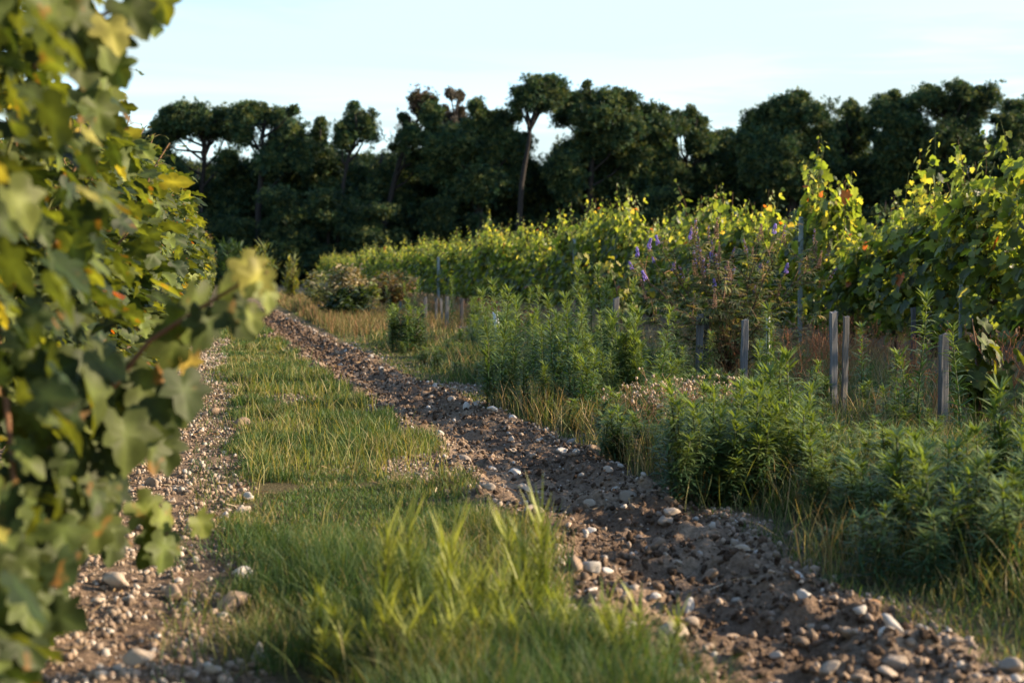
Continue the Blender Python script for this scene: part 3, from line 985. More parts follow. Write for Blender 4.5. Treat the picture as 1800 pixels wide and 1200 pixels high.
stake(1467, 549, 15, 'taller grey stake of the close-standing pair in the weeds', x=3.85, tilt=-.015)
stake(1484, 557, 12, 'shorter, thinner stake of the close-standing pair', x=3.92, tilt=.02, tint=(1, .95, .86))
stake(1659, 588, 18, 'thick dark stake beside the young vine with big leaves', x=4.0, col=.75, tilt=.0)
stake(1307, 562, 14, 'weathered stake in front of the purple-flowered shrub, on its near side', x=3.85, tilt=.02)
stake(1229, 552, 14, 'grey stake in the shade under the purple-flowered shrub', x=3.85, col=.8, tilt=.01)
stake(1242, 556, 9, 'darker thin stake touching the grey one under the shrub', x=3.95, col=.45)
stake(1079, 524, 12, 'stake behind the fleabane clump, seen between its tall spikes', x=3.7, tilt=.03, col=0.89)
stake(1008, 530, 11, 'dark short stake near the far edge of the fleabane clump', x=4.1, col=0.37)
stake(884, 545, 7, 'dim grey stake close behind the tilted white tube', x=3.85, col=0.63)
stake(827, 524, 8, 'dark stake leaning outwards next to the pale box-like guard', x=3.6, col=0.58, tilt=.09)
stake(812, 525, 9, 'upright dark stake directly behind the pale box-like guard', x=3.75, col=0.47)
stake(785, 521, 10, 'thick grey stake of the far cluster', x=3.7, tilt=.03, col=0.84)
stake(778, 524, 6, 'thin pale stake leaning against the thick grey one', x=3.85, tilt=-.06)
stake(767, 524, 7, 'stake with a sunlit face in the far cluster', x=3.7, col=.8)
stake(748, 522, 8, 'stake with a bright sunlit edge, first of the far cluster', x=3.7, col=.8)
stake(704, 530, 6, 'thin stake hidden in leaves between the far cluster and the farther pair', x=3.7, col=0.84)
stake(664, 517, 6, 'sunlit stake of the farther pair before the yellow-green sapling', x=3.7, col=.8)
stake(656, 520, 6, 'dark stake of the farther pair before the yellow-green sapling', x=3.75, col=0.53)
for q, (u, vt) in enumerate(((507, 513), (516, 514), (531, 513), (543, 515), (497, 512))):
    stake(u, vt, 3.5, 'tiny stake in the dry grass at the far end of the row', x=3.7, col=0.94)
stake(967, 554, 9, 'short pale stub at the edge of the fleabane clump', x=5.2, col=1.3, tint=(1.1, 1, .9))
stake(984, 555, 9, 'second short pale stub close behind the first one', x=5.4, col=1.2, tint=(1.1, 1, .9))
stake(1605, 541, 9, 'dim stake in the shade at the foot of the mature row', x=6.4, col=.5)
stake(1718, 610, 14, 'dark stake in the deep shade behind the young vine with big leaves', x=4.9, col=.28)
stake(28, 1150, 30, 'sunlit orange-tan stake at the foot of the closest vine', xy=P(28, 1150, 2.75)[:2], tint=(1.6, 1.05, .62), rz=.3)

# galvanised trellis posts in the mature row: a folded steel profile with hook slots
def metal_post(u, vt, wpx, label, x, col=(.30, .36, .40), vb=None):
    xy = on_x(u, x)
    d = float(np.dot([xy[0], xy[1], 0], [math.sin(YAW), math.cos(YAW), 0]))
    w = wpx / FPX * d; h = z_at(vt, xy)
    r = empty('trellis_post', (xy[0], xy[1], 0), -YAW)
    tag(r, label, 'post', 'steel trellis posts of the mature row')
    g = Geo(); t = .004
    prof = [(-w / 2, -w * .25), (-w / 2 + t, -w * .25), (-w / 2 + t, w * .2), (-w * .12, w * .2), (-w * .12, -w * .1), (w * .12, -w * .1), (w * .12, w * .2), (w / 2 - t, w * .2), (w / 2 - t, -w * .25), (w / 2, -w * .25), (w / 2, w * .25), (w * .09, w * .25), (w * .09, -w * .04), (-w * .09, -w * .04), (-w * .09, w * .25), (-w / 2, w * .25)]
    n = len(prof)
    V = [(a, b, -.3) for a, b in prof] + [(a, b, h) for a, b in prof]
    Q = [[i, (i + 1) % n, n + (i + 1) % n, n + i] for i in range(n)]
    g.add(V, None, Q, col)
    link('profile', g.mesh('post_profile', M_METAL, smooth=False), r)
    g2 = Geo()
    z = .35
    while z < h - .05:
        for sx in (-1, 1):
            a = sx * (w / 2 + .004)
            V = [(a - .003, -w * .2, z), (a + .003, -w * .2, z), (a + .003, w * .2, z + .012), (a - .003, w * .2, z + .012), (a - .003, -w * .2, z + .02), (a + .003, -w * .2, z + .02), (a + .003, w * .2, z + .032), (a - .003, w * .2, z + .032)]
            g2.add(V, None, [[0, 1, 5, 4], [1, 2, 6, 5], [2, 3, 7, 6], [3, 0, 4, 7], [4, 5, 6, 7], [0, 3, 2, 1]], (.22, .26, .29))
        z += .1
    link('wire_hooks', g2.mesh('post_hooks', M_METAL, smooth=False), r)


metal_post(1406, 382, 7, 'bluish steel post standing up clear in front of the sunlit vines', ROW_X - .34)
metal_post(1688, 500, 5, 'steel post mostly buried in the shaded leaves, behind the tall fleabane spike', ROW_X - .36)
metal_post(771, 452, 4.5, 'grey steel post in the far half of the mature row', ROW_X - .34)
metal_post(1009, 420, 5, 'grey steel post poking out of the sunlit leaves halfway along the mature row', ROW_X - .32)


def plain_tube(name, u, vt, wpx, label, x, tilt, col, cat):
    xy = on_x(u, x)
    d = float(np.dot([xy[0], xy[1], 0], [math.sin(YAW), math.cos(YAW), 0]))
    h = z_at(vt, xy); rdi = wpx / FPX * d / 2
    n = 14
    g = Geo()
    an = np.arange(n) / n * 6.283
    ring = np.stack([np.cos(an), np.sin(an)], -1)
    V = []
    for r_, z in ((rdi, -.05), (rdi, h), (rdi * .86, h), (rdi * .86, h - .25)):
        V += [(a * r_, b * r_, z) for a, b in ring]
    Q = [[k * n + j, k * n + (j + 1) % n, k * n + n + (j + 1) % n, k * n + n + j] for k in range(3) for j in range(n)]
    g.add(V, None, Q, col)
    o = link(name, g.mesh(name, M_PLASTIC), None, (xy[0], xy[1], 0), (0, tilt, 0))
    tag(o, label, cat)


plain_tube('vine_tube', 877, 547, 9, 'short white protective tube tilted over beside a dim stake', 3.9, -.14, (.62, .64, .66), 'plant tube')
plain_tube('pale_pole', 1350, 557, 7, 'thin whitish pole behind the fleabane in front of the shrub', 3.95, .0, (.24, .25, .20), 'pole')

# the pale guard with a dark hole in its face
xy = on_x(814, 3.75)
d = float(xy[0] * math.sin(YAW) + xy[1] * math.cos(YAW))
r = empty('vine_guard', (xy[0], xy[1], 0), -YAW + .1)
tag(r, 'pale grey box-like guard with a dark round hole, among the far stakes', 'plant guard')
w = 16 / FPX * d; ht = z_at(573, xy); zc = z_at(586, xy)
g = Geo(); n = 16
an = np.arange(n) / n * 6.283 + math.pi / n
rin = w * .12
hole = [(math.cos(a) * rin, -w * .3, zc + math.sin(a) * rin * 1.3) for a in an]
outer = []
for a in an:
    c_, s_ = math.cos(a), math.sin(a); m_ = max(abs(c_), abs(s_))
    z_ = s_ / m_
    outer.append((c_ / m_ * w / 2, -w * .3, ht if z_ > .999 else zc + z_ * (ht - zc) if z_ > 0 else zc + z_ * zc))
V = hole + outer
g.add(V, None, [[i, (i + 1) % n, n + (i + 1) % n, n + i] for i in range(n)], (.50, .54, .58))
b = [(-w / 2, -w * .3), (-w / 2, w * .3), (w / 2, w * .3), (w / 2, -w * .3)]
V = [(p[0], p[1], 0) for p in b] + [(p[0], p[1], ht) for p in b]
g.add(V, None, [[0, 1, 5, 4], [1, 2, 6, 5], [2, 3, 7, 6]], (.50, .54, .58))
link('guard_box', g.mesh('guard_box', M_PLASTIC, smooth=False), r)

# ------------------------------------------------------------------ weeds
def strip_leaves(g, rng, pos, out_, L, W, col, up=.6, arch=.5, twist=.25):
    """narrow leaves: 7-vertex strips that leave pos along out_ (horizontal unit) rising and arching over"""
    n = len(pos)
    t = np.array([0, .3, .65, 1.0])
    wd = np.array([.55, 1.0, .75, 0])
    up = np.broadcast_to(np.asarray(up, float), (n,)); arch = np.broadcast_to(np.asarray(arch, float), (n,))
    side = nrm(np.stack([-out_[:, 1], out_[:, 0], rng.normal(0, twist, n)], -1))
    o3 = np.concatenate([out_[:, :2], np.zeros((n, 1))], 1)
    V = np.zeros((n, 7, 3))
    for j in range(4):
        run = t[j] * (1 - .25 * arch * t[j])
        z = up * t[j] - arch * t[j] ** 2
        c = pos + o3 * (L * run)[:, None] + np.array([0, 0, 1]) * (L * z)[:, None]
        if j < 3:
            V[:, 2 * j] = c - side * (W * wd[j] / 2)[:, None]
            V[:, 2 * j + 1] = c + side * (W * wd[j] / 2)[:, None]
        else:
            V[:, 6] = c
    off = (np.arange(n) * 7)[:, None]
    Q = np.concatenate([np.array([[0, 1, 3, 2]]) + off, np.array([[2, 3, 5, 4]]) + off])
    T_ = np.array([[4, 5, 6]]) + off
    g.add(V.reshape(-1, 3), T_, Q, np.repeat(col, 7, axis=0))


def fleabane(seed, H=.8, nst=3, lush=1.0, yellow=.3, lsz=1.0, spread=.05, bright=False, lean=.07):
    rng = np.random.RandomState(seed)
    st, lv = Geo(), Geo()
    for s in range(nst):
        h = H * (1 if s == 0 else rng.uniform(.55, .95))
        bx, by = rng.normal(0, spread, 2) if s else (0, 0)
        lx, ly = rng.normal(0, lean, 2) * h
        t = np.linspace(0, 1, 7)
        path = np.stack([bx + lx * t + .012 * np.sin(5 * t + s), by + ly * t, h * t], -1)
        tube(st, path, np.linspace(.006, .003, 7), 5, (.09, .11, .04))
        n = int(115 * h / .8 * lush)
        tt = np.sort(rng.rand(n) ** .85)
        pos = np.stack([np.interp(tt, t, path[:, q]) for q in range(3)], -1)
        a = np.arange(n) * 2.4 + rng.normal(0, .3, n)
        o = np.stack([np.cos(a), np.sin(a), 0 * a], -1)
        L = rng.uniform(.08, .135, n) * lsz * (1 - .5 * sstep(.75, 1, tt)) * (.6 + .4 * sstep(0, .2, tt))
        dark = np.array([.042, .095, .035]); mid = np.array([.10, .16, .045]); tipc = np.array([.20, .235, .055]) if not bright else np.array([.34, .33, .07])
        if bright: dark = np.array([.13, .17, .04]); mid = np.array([.17, .215, .05])
        k = sstep(.45, 1, tt)[:, None]
        col = (dark * (1 - k) + mid * k) * (1 - yellow * k) + tipc * yellow * k
        col = col * rng.uniform(.75, 1.25, (n, 1))
        dead = (tt < .18) & (rng.rand(n) < .5)
        col[dead] = np.array([.16, .11, .05])
        strip_leaves(lv, rng, pos, o, L, rng.uniform(.008, .014, n) * lsz * (.7 if bright else 1), col, up=rng.uniform(.3, 1.0, n) + .5 * sstep(.8, 1, tt) + (.8 if bright else 0), arch=rng.uniform(.2, .9, n) * (.6 if bright else 1))
        m = 8 if bright else 16     # rosette of young leaves at the top
        a = rng.rand(m) * 6.28
        strip_leaves(lv, rng, path[-1] + rng.normal(0, .004, (m, 3)), np.stack([np.cos(a), np.sin(a), 0 * a], -1), rng.uniform(.045, .085, m) * lsz * (1.7 if bright else 1), np.full(m, .0045 if bright else .0085), np.tile(mid * (1 - yellow) + tipc * yellow, (m, 1)) * rng.uniform(.9, 1.3, (m, 1)), up=2.4 if bright else 1.3, arch=.4)
    return st.mesh('weed_stem', M_WEED), lv.mesh('weed_foliage', M_WEED)


FB = [fleabane(300 + k, H=.62, nst=[3, 4, 2, 3, 4, 3][k], lush=1.3, lsz=1.08, spread=.05, yellow=.5, lean=.05) for k in range(6)]      # bushy
FT = [fleabane(320 + k, H=.85, nst=[1, 1, 2][k], lush=1.6, yellow=.55) for k in range(3)]    # slim spikes
rw = random.Random(12)
FW = [fleabane(340 + k, H=.30, nst=[6, 5, 7][k], lush=3.4, yellow=.5, lsz=.50, spread=.05, bright=True) for k in range(3)]
GW = 'fleabane weeds along the young vine row'


def weed(proto, x, y, h0, h, label, group=GW):
    k = h / h0
    r = empty('fleabane_weed', (x, y, hz(x, y)), rw.uniform(0, 6.28))
    q = k ** .3
    r.scale = (q, q, k)
    r.rotation_euler = (rw.uniform(-.08, .08), rw.uniform(-.08, .08), r.rotation_euler[2])
    tag(r, label, 'weed', group)
    link('stem', proto[0], r); link('foliage', proto[1], r)
    return r


def clump(n, u0, u1, d0, d1, h0, h1, label):
    for _ in range(n):
        t = rw.random()
        p = P(u0 + (u1 - u0) * t, 600, rw.uniform(d0, d1))
        weed(rw.choice(FB), p[0], p[1], .62, (h0 + (h1 - h0) * rw.random() ** 1.5) * (1.3 if rw.random() < .12 and t < .7 else 1) * (.55 if u1 < 1600 and t > .74 else 1), label)


clump(70, 1185, 1510, 5.7, 7.2, .25, .47, 'leafy fleabane in the bushy clump before the close-standing pair of stakes')
clump(56, 1545, 1920, 4.2, 5.8, .22, .42, 'fleabane in the dark clump in the nearest corner of the verge')
clump(56, 860, 1230, 8.8, 13.2, .28, .70, 'fleabane in the broad green clump beside the tilled furrow')
for _ in range(26):
    x, y = rw.uniform(2.9, 4.4), rw.uniform(6.6, 9.4)
    weed(rw.choice(FB), x, y, .62, rw.uniform(.14, .30), 'low fleabane among the stakes behind the bushy clump')
for q in range(16):
    p = P((rw.uniform(688, 745) if q < 10 else rw.uniform(835, 890)), 600, rw.uniform(16.5, 20))
    weed(rw.choice(FB), p[0], p[1], .62, rw.uniform(.3, .62), 'fleabane in the blurred far patch before the far stakes')
for _ in range(24):
    p = P(rw.uniform(870, 1200), 600, rw.uniform(9.2, 12.8))
    weed(rw.choice(FT), p[0], p[1], .85, rw.uniform(.5, .86), 'slim upright fleabane standing out of the broad green clump')


def weed_carpet():
    """the countless smaller fleabanes between the clumps, in one mesh"""
    g = Geo()
    src = []
    for st_, lv_ in FB + FT:
        parts = []
        for me in (st_, lv_):
            v = np.empty(len(me.vertices) * 3, np.float32); me.vertices.foreach_get('co', v)
            c = np.empty(len(me.vertices) * 4, np.float32); me.color_attributes['Col'].data.foreach_get('color', c)
            n3 = [list(p.vertices) for p in me.polygons if len(p.vertices) == 3]
            n4 = [list(p.vertices) for p in me.polygons if len(p.vertices) == 4]
            parts.append((v.reshape(-1, 3), n3, n4, c.reshape(-1, 4)[:, :3]))
        src.append(parts)

    def put(k, x, y, h):
        a = rw.uniform(0, 6.28); q = h / (.62 if k < len(FB) else .85); w = q ** .3
        R_ = np.array([[math.cos(a) * w, -math.sin(a) * w, 0], [math.sin(a) * w, math.cos(a) * w, 0], [0, 0, q]])
        tilt = np.array([[1, 0, rw.uniform(-.12, .12)], [0, 1, rw.uniform(-.12, .12)], [0, 0, 1]])
        for v, n3, n4, c in src[k]:
            g.add(v @ (tilt @ R_).T + np.array([x, y, hz(x, y)]), n3, n4, c)
    for _ in range(60):
        put(rw.randrange(9), rw.uniform(2.6, 3.8), rw.uniform(8.6, 17), rw.uniform(.22, .48))
    for _ in range(110):
        y = 4.4 * math.exp(rw.random() * math.log(20 / 4.4))
        put(rw.randrange(6), rw.uniform(2.0, 3.7), y, rw.uniform(.08, .22))
    for _ in range(46):
        p = P(rw.uniform(1440, 1640), 600, rw.uniform(4.9, 6.6))
        put(rw.randrange(6), p[0], p[1], rw.uniform(.14, .30))
    for _ in range(30):
        p = P(rw.uniform(1060, 1230), 600, rw.uniform(7.0, 9.2))
        put(rw.randrange(9), p[0], p[1], rw.uniform(.12, .30))
    tag(link('weeds', g.mesh('weeds', M_WEED)), 'smaller fleabane weeds filling the verge between the larger clumps', 'weeds', kind='stuff')


weed_carpet()


def spike(u, vt, x, label, proto=None):
    xy = on_x(u, x)
    weed(proto or rw.choice(FT), xy[0], xy[1], .85, z_at(vt, xy), label)


for u, vt, x, lab in ((1617, 527, 3.75, 'tallest fleabane spike, dark and slim, standing before the steel post in the shade'),
                      (1690, 578, 3.7, 'sunlit fleabane spike crossing the thick dark stake'),
                      (1520, 575, 4.2, 'dark fleabane spike standing just past the close-standing pair of stakes'),
                      (1575, 625, 3.7, 'shorter fleabane spike between the pair of stakes and the tallest spike'),
                      (1350, 545, 3.5, 'fleabane spike with a bright tufted tip in front of the pale pole'),
                      (1378, 575, 3.6, 'dark fleabane spike next to the one with the bright tufted tip'),
                      (1420, 640, 3.4, 'low fleabane spike before the orange dry stems'),
                      (1112, 500, 3.3, 'tall feathery fleabane spike close to the stake behind the broad clump'),
                      (1065, 480, 3.3, 'tall feathery fleabane spike rising before the yellow vine leaves'),
                      (1010, 470, 3.4, 'tall thin fleabane spike at the middle of the broad clump'),
                      (1180, 590, 3.2, 'pale green fleabane spike under the near side of the purple-flowered shrub'),
                      (942, 510, 3.0, 'bright-tipped fleabane spike, last of three over the broad clump'),
                      (915, 512, 3.0, 'bright-tipped fleabane spike in the middle of three over the broad clump'),
                      (893, 515, 3.0, 'tufted broad fleabane spike, first of three over the broad clump'),
                      (795, 490, 3.4, 'slim far fleabane spike rising above the far stakes'),
                      (722, 495, 3.3, 'slim far fleabane spike, taller of two before the far stakes'),
                      (716, 500, 3.5, 'slim far fleabane spike, shorter of two before the far stakes'),
                      (690, 505, 3.4, 'blurred fleabane spike with a bent yellow tip near the farther pair of stakes')):
    spike(u, vt, x, lab)

# bright young weeds in front, out of focus
GB = 'bright weeds in the near grass'
for u, v, h, k, lab in ((735, 1165, .32, 0, 'blurred bright yellow-green weed in the grass, the broader one of the two tallest'), (958, 1130, .31, 1, 'blurred bright yellow-green weed, slim and tall, near the right edge of the grass strip'), (850, 1150, .20, 2, 'blurred yellow-green weed between the two tallest bright weeds in the grass'),
                        (690, 1190, .18, 2, None), (790, 1195, .15, 0, None), (900, 1190, .14, 1, None), (610, 1195, .14, 0, None), (1075, 1195, .17, 2, 'small bright weed at the edge between the near grass and the tilled furrow'), (770, 1120, .20, 1, None), (560, 1160, .16, 1, None), (1000, 1165, .14, 0, None)):
    xy = G(u, v)
    weed(FW[k], xy[0], xy[1], .30, h, lab or 'small blurred yellow-green weed in the nearest grass around the tallest bright weeds', GB)

# ------------------------------------------------------------------ the purple-flowered shrub
def chaste_tree():
    rng = np.random.RandomState(42)
    xy = on_x(1284, 4.3)
    r = empty('flowering_shrub', (xy[0], xy[1], hz(*xy)), -YAW)
    tag(r, 'airy rounded shrub with purple and spent brown flower spikes, behind the stakes', 'shrub')
    st, lv = Geo(), Geo()
    bark = np.array([.10, .07, .045])
    ends = []
    pal = np.array([[.12, .15, .045], [.16, .18, .055], [.23, .22, .075], [.08, .11, .038], [.30, .22, .10]])

    def palmate(p, d, s):
        n = 5
        base = math.atan2(d[1], d[0])
        a = base + np.linspace(-1.15, 1.15, n) + rng.normal(0, .12, n)
        o = np.stack([np.cos(a), np.sin(a), 0 * a], -1)
        L = s * np.array([.6, .85, 1, .85, .6])
        strip_leaves(lv, rng, np.tile(p, (n, 1)), o, L, np.full(n, s * .12), np.tile(pal[rng.randint(5)] * rng.uniform(.8, 1.2), (n, 1)), up=rng.uniform(-.1, .5), arch=rng.uniform(.2, .7), twist=.5)
    for k in range(30):
        a = rng.rand() * 6.28
        el = rng.uniform(.35, 1.45)
        Ls = rng.uniform(.85, 1.3)
        dirn = np.array([math.cos(a) * math.cos(el), math.sin(a) * math.cos(el), math.sin(el)])
        t = np.linspace(0, 1, 7)
        e = dirn * Ls * np.array([.98, .98, 1.0])
        path = np.stack([e[0] * t, e[1] * t, e[2] * t ** .9 + .15 * t * (1 - t)], -1) + rng.normal(0, .012, (7, 3)) * t[:, None]
        path[:, 2] += .10
        tube(st, path, np.linspace(.010, .003, 7), 5, bark)
        ends.append((path[-1], nrm(path[-1] - path[-2])))
        for j in range(7):
            tt = rng.uniform(.3, .98)
            p = np.array([np.interp(tt, t, path[:, q]) for q in range(3)])
            d = nrm(dirn * .7 + rng.randn(3) * .6 + np.array([0, 0, .35]))
            l = rng.uniform(.12, .30)
            tw = np.array([p, p + d * l * .5 + [0, 0, .01], p + d * l])
            tube(st, tw, [.0035, .0028, .0018], 4, np.array([.24, .14, .08]))
            if rng.rand() < .5 and tw[-1][2] > .55: ends.append((tw[-1], d))
            for _ in range(7):
                q = rng.uniform(.1, 1)
                palmate(p + d * l * q, nrm(d + rng.randn(3) * .8), rng.uniform(.06, .11))
        for _ in range(10):
            tt = rng.uniform(.2, 1)
            p = np.array([np.interp(tt, t, path[:, q]) for q in range(3)])
            palmate(p, nrm(dirn + rng.randn(3) * .8), rng.uniform(.06, .11))
    for _ in range(1300):
        d = nrm(rng.randn(3)); d[2] = abs(d[2])
        p = d * rng.uniform(.25, 1.0) * np.array([.76, .70, .98]) + np.array([0, 0, .22])
        palmate(p, nrm(d + rng.randn(3) * .6), rng.uniform(.05, .10))
    link('branches', st.mesh('shrub_branches', M_CANE), r)
    link('foliage', lv.mesh('shrub_foliage', M_WEED), r)
    bm = bmesh.new(); bmesh.ops.create_icosphere(bm, subdivisions=1, radius=1)
    tv = np.array([v.co[:] for v in bm.verts]); tT = np.array([[v.index for v in f.verts] for f in bm.faces]); bm.free()
    spikes = []
    for kind in range(4):
        g = Geo()
        n = 60
        t = rng.rand(n); a = rng.rand(n) * 6.28
        wh = np.floor(t * 11) / 11 + rng.normal(0, .01, n)
        if kind < 2:
            rr = .016 * (1 - t * .8) + .002
            c = np.array([[.34, .21, .14]]) * rng.uniform(.7, 1.4, (n, 1))
            if kind == 1: c[rng.rand(n) < .2] = [.34, .28, .55]
            s = rng.uniform(.004, .0062, n)
            ln = .15
        else:
            rr = .019 * (1 - t * .75) + .003
            c = np.array([[.27, .20, .58]]) * rng.uniform(.75, 1.6, (n, 1))
            s = rng.uniform(.006, .009, n)
            ln = .11
        Tp = np.stack([rr * np.cos(a), rr * np.sin(a), wh * ln], -1)
        g.scatter(tv, tT, None, np.eye(3)[None] * s[:, None, None], Tp, c)
        tube(g, [(0, 0, -.03), (0, 0, ln)], [.0022, .0012], 4, (.20, .12, .07))
        spikes.append(g.mesh('flower_spike', M_DRY if kind < 2 else M_WEED))
    idx = sorted(range(len(ends)), key=lambda q: -ends[q][0][2] + rng.uniform(0, .35))[:58]
    for q in idx:
        p, d = ends[q]
        k = 0 if rng.rand() < .55 else 1
        if rng.rand() < (.2 if p[0] > -.4 else .5): k = rng.choice([2, 3])
        dz = nrm(d * .5 + np.array([rng.normal(0, .15), rng.normal(0, .15), 1.0]))
        o = link('flower_spike', spikes[k], r, p, Vector(dz).to_track_quat('Z', 'Y').to_euler(), (1,) * 3)
        s = rng.uniform(.7, 1.2) if k < 2 else rng.uniform(.5, .85)
        o.scale = (s, s, s)
        tag(o, 'purple flower spike' if k > 1 else 'spent brown flower spike')


chaste_tree()

# ------------------------------------------------------------------ the young vine by the thick stake
w_, l_ = Geo(), Geo()
xy = on_x(1722, 4.35)
org = np.array([xy[0], xy[1], 0])
dd = float(xy[0] * math.sin(YAW) + xy[1] * math.cos(YAW))
rng = np.random.RandomState(9)
tube(w_, [(0, 0, -.03), (.01, 0, .25), (-.02, 0, .5), (-.05, 0, z_at(560, xy))], [.012, .009, .006, .003], 5, (.15, .09, .05))
pos, tip, nor, size, col = [], [], [], [], []
for k in range(60):
    u, v = rng.normal(1722, 24), rng.uniform(600, 720)
    if k < 4: u, v = (1722, 562) if k == 0 else (rng.normal(1712, 8), rng.uniform(580, 610))
    p = P(u, v, dd) - org; p[1] += rng.normal(0, .07)
    pos.append(p); tip.append(np.array([rng.normal(.3, .4), rng.normal(-.2, .4), -.8])); nor.append(np.array([rng.normal(.4, .4), rng.normal(-.5, .4), .6]))
    size.append(rng.uniform(.08, .14)); col.append(GREENS[rng.choice([1, 2, 3, 4])])
put_leaves(l_, rng, np.array(pos), np.array(tip), np.array(nor), np.array(size), np.array(col), LEAF_HI)
make_vine('young_grapevine', 'low young vine with big drooping leaves beside the thick dark stake', None, w_, l_, M_VINE, org)
# a second young vine climbs before the broad clump's far side, yellow leaves
w_, l_ = Geo(), Geo()
xy = on_x(1090, 4.4); org = np.array([xy[0], xy[1], 0]); dd = float(xy[0] * math.sin(YAW) + xy[1] * math.cos(YAW))
tube(w_, [(0, 0, -.03), (.02, 0, .5), (-.1, 0, 1.0)], [.012, .008, .003], 5, (.15, .09, .05))
pos, tip, nor, size, col = [], [], [], [], []
for k in range(70):
    u, v = rng.uniform(1005, 1140), 0
    v = rng.uniform(455, 545) + (0 if u > 1040 else -10)
    p = P(u, v, dd) - org; p[1] += rng.normal(0, .12)
    pos.append(p); tip.append(np.array([rng.normal(.2, .5), rng.normal(-.2, .4), -.7])); nor.append(np.array([rng.normal(.5, .4), rng.normal(-.4, .4), .5]))
    size.append(rng.uniform(.06, .10)); col.append(GREENS[rng.choice([2, 3, 4, 5])])
for k in range(4):
    a = P(rng.uniform(1010, 1135), rng.uniform(450, 480), dd) - org
    tube(w_, [(0, 0, .4), (a[0] * .5, a[1] * .5, .7), a], [.006, .004, .002], 4, (.16, .11, .05))
put_leaves(l_, rng, np.array(pos), np.array(tip), np.array(nor), np.array(size), np.array(col), LEAF_HI)
make_vine('young_grapevine', 'yellow-leaved young vine with straggling shoots between the flowering shrub and the broad weed clump', None, w_, l_, M_VINE, org)

# ------------------------------------------------------------------ far bushes at the end of the track
def bush(name, label, u, vbase, w_px, vtop, pal, seed, n=900, leaf=(.05, .09), x=None, upright=.3, mat=None, narrow=.2, cat='bush', group=None):
    rng = np.random.RandomState(seed)
    xy = on_x(u, x) if x is not None else G(u, vbase)
    d = float(xy[0] * math.sin(YAW) + xy[1] * math.cos(YAW))
    H = z_at(vtop, xy); W = w_px / FPX * d / 2
    r = empty(name, (xy[0], xy[1], 0), -YAW)
    tag(r, label, cat, group)
    st, lv = Geo(), Geo()
    pal = np.array(pal)
    ends = []
    for k in range(22):
        a = rng.rand() * 6.28; q = rng.rand() ** .6
        e = np.array([math.cos(a) * W * q, math.sin(a) * W * q, H * rng.uniform(.6, 1.0) * (1 - .45 * q * q)])
        tube(st, [(0, 0, -.05), e * [.45, .45, .55], e], [.014, .008, .003], 4, (.10, .075, .05))
        ends.append(e)
    k = rng.randint(0, 22, n); t = rng.uniform(.25, 1.0, n)
    E = np.array(ends)[k]
    base = E * np.stack([t ** .9, t ** .9, t], -1) + rng.normal(0, W * .13, (n, 3)) * np.array([1, 1, .5])
    base[:, 2] = np.maximum(base[:, 2], .02)
    a = rng.rand(n) * 6.28
    L = rng.uniform(*leaf, n)
    strip_leaves(lv, rng, base, np.stack([np.cos(a), np.sin(a), 0 * a], -1), L, L * narrow, pal[rng.randint(0, len(pal), n)] * rng.uniform(.75, 1.25, (n, 1)), up=rng.uniform(-.2, .6, n) + upright, arch=rng.uniform(.1, .7, n), twist=.8)
    link('branches', st.mesh('bush_branches', M_CANE), r)
    link('foliage', lv.mesh('bush_foliage', mat or M_WEED), r)


DG = [[.020, .035, .014], [.03, .05, .018], [.045, .065, .02]]
YG = [[.10, .13, .03], [.16, .17, .04], [.22, .20, .05]]
PB = [[.30, .25, .14], [.22, .18, .08], [.13, .14, .05], [.38, .32, .19]]
RB = [[.15, .095, .045], [.11, .09, .04], [.19, .11, .06], [.08, .09, .03]]
bush('dark_bush', 'rounded dark green bush at the verge beyond the far stakes', 616, 566, 92, 500, DG, 1, n=2600, leaf=(.10, .18), narrow=.35)
bush('seeding_bush', 'pale beige bush covered in fluffy seedheads at the far end of the row', 612, 549, 84, 446, PB, 2, n=2600, leaf=(.06, .13), mat=M_DRY, narrow=.5)
bush('dry_bush', 'brownish half-dry bush between the far stakes and the vines', 692, 545, 100, 464, RB, 3, n=2600, leaf=(.08, .16), narrow=.35)
bush('sapling', 'yellow-green sapling behind the farther pair of stakes', 651, 552, 36, 486, YG, 4, n=500, leaf=(.09, .16), narrow=.5, cat='sapling')
bush('tall_weed', 'tall yellow weed at the far end of the track against the dark wood', 512, 531, 30, 440, YG, 5, n=420, leaf=(.14, .26), upright=.9, cat='weed')
bush('willowy_bush', 'willowy yellow-green bush with upright twigs at the far end of the near row', 457, 520, 64, 412, YG, 6, n=900, leaf=(.2, .36), upright=1.0)
bush('leafy_bush', 'dark green bush at the far end of the near vine row', 410, 516, 64, 408, [[.035, .065, .02], [.05, .09, .03]], 7, n=1600, leaf=(.2, .4), upright=.9)
bush('pale_weed', 'pale straw-coloured weed beside the tall yellow one at the far end', 560, 536, 70, 468, PB + YG, 8, n=900, leaf=(.12, .22), narrow=.35, cat='weed')
bush('leafy_weed', 'green-grey weed patch before the far pale seeding bush', 572, 546, 80, 486, [[.06, .085, .03], [.09, .11, .04], [.13, .13, .05]], 9, n=1600, leaf=(.08, .15), cat='weed')
bush('leafy_weed', 'rusty green weed in front of the farther pair of stakes', 640, 560, 60, 510, RB + YG, 10, n=900, leaf=(.06, .11), cat='weed')
bush('leafy_weed', 'broad dark weed hiding the foot of the far stakes', 720, 620, 70, 530, DG + [[.06, .1, .03]], 11, n=1400, leaf=(.05, .10), cat='weed')


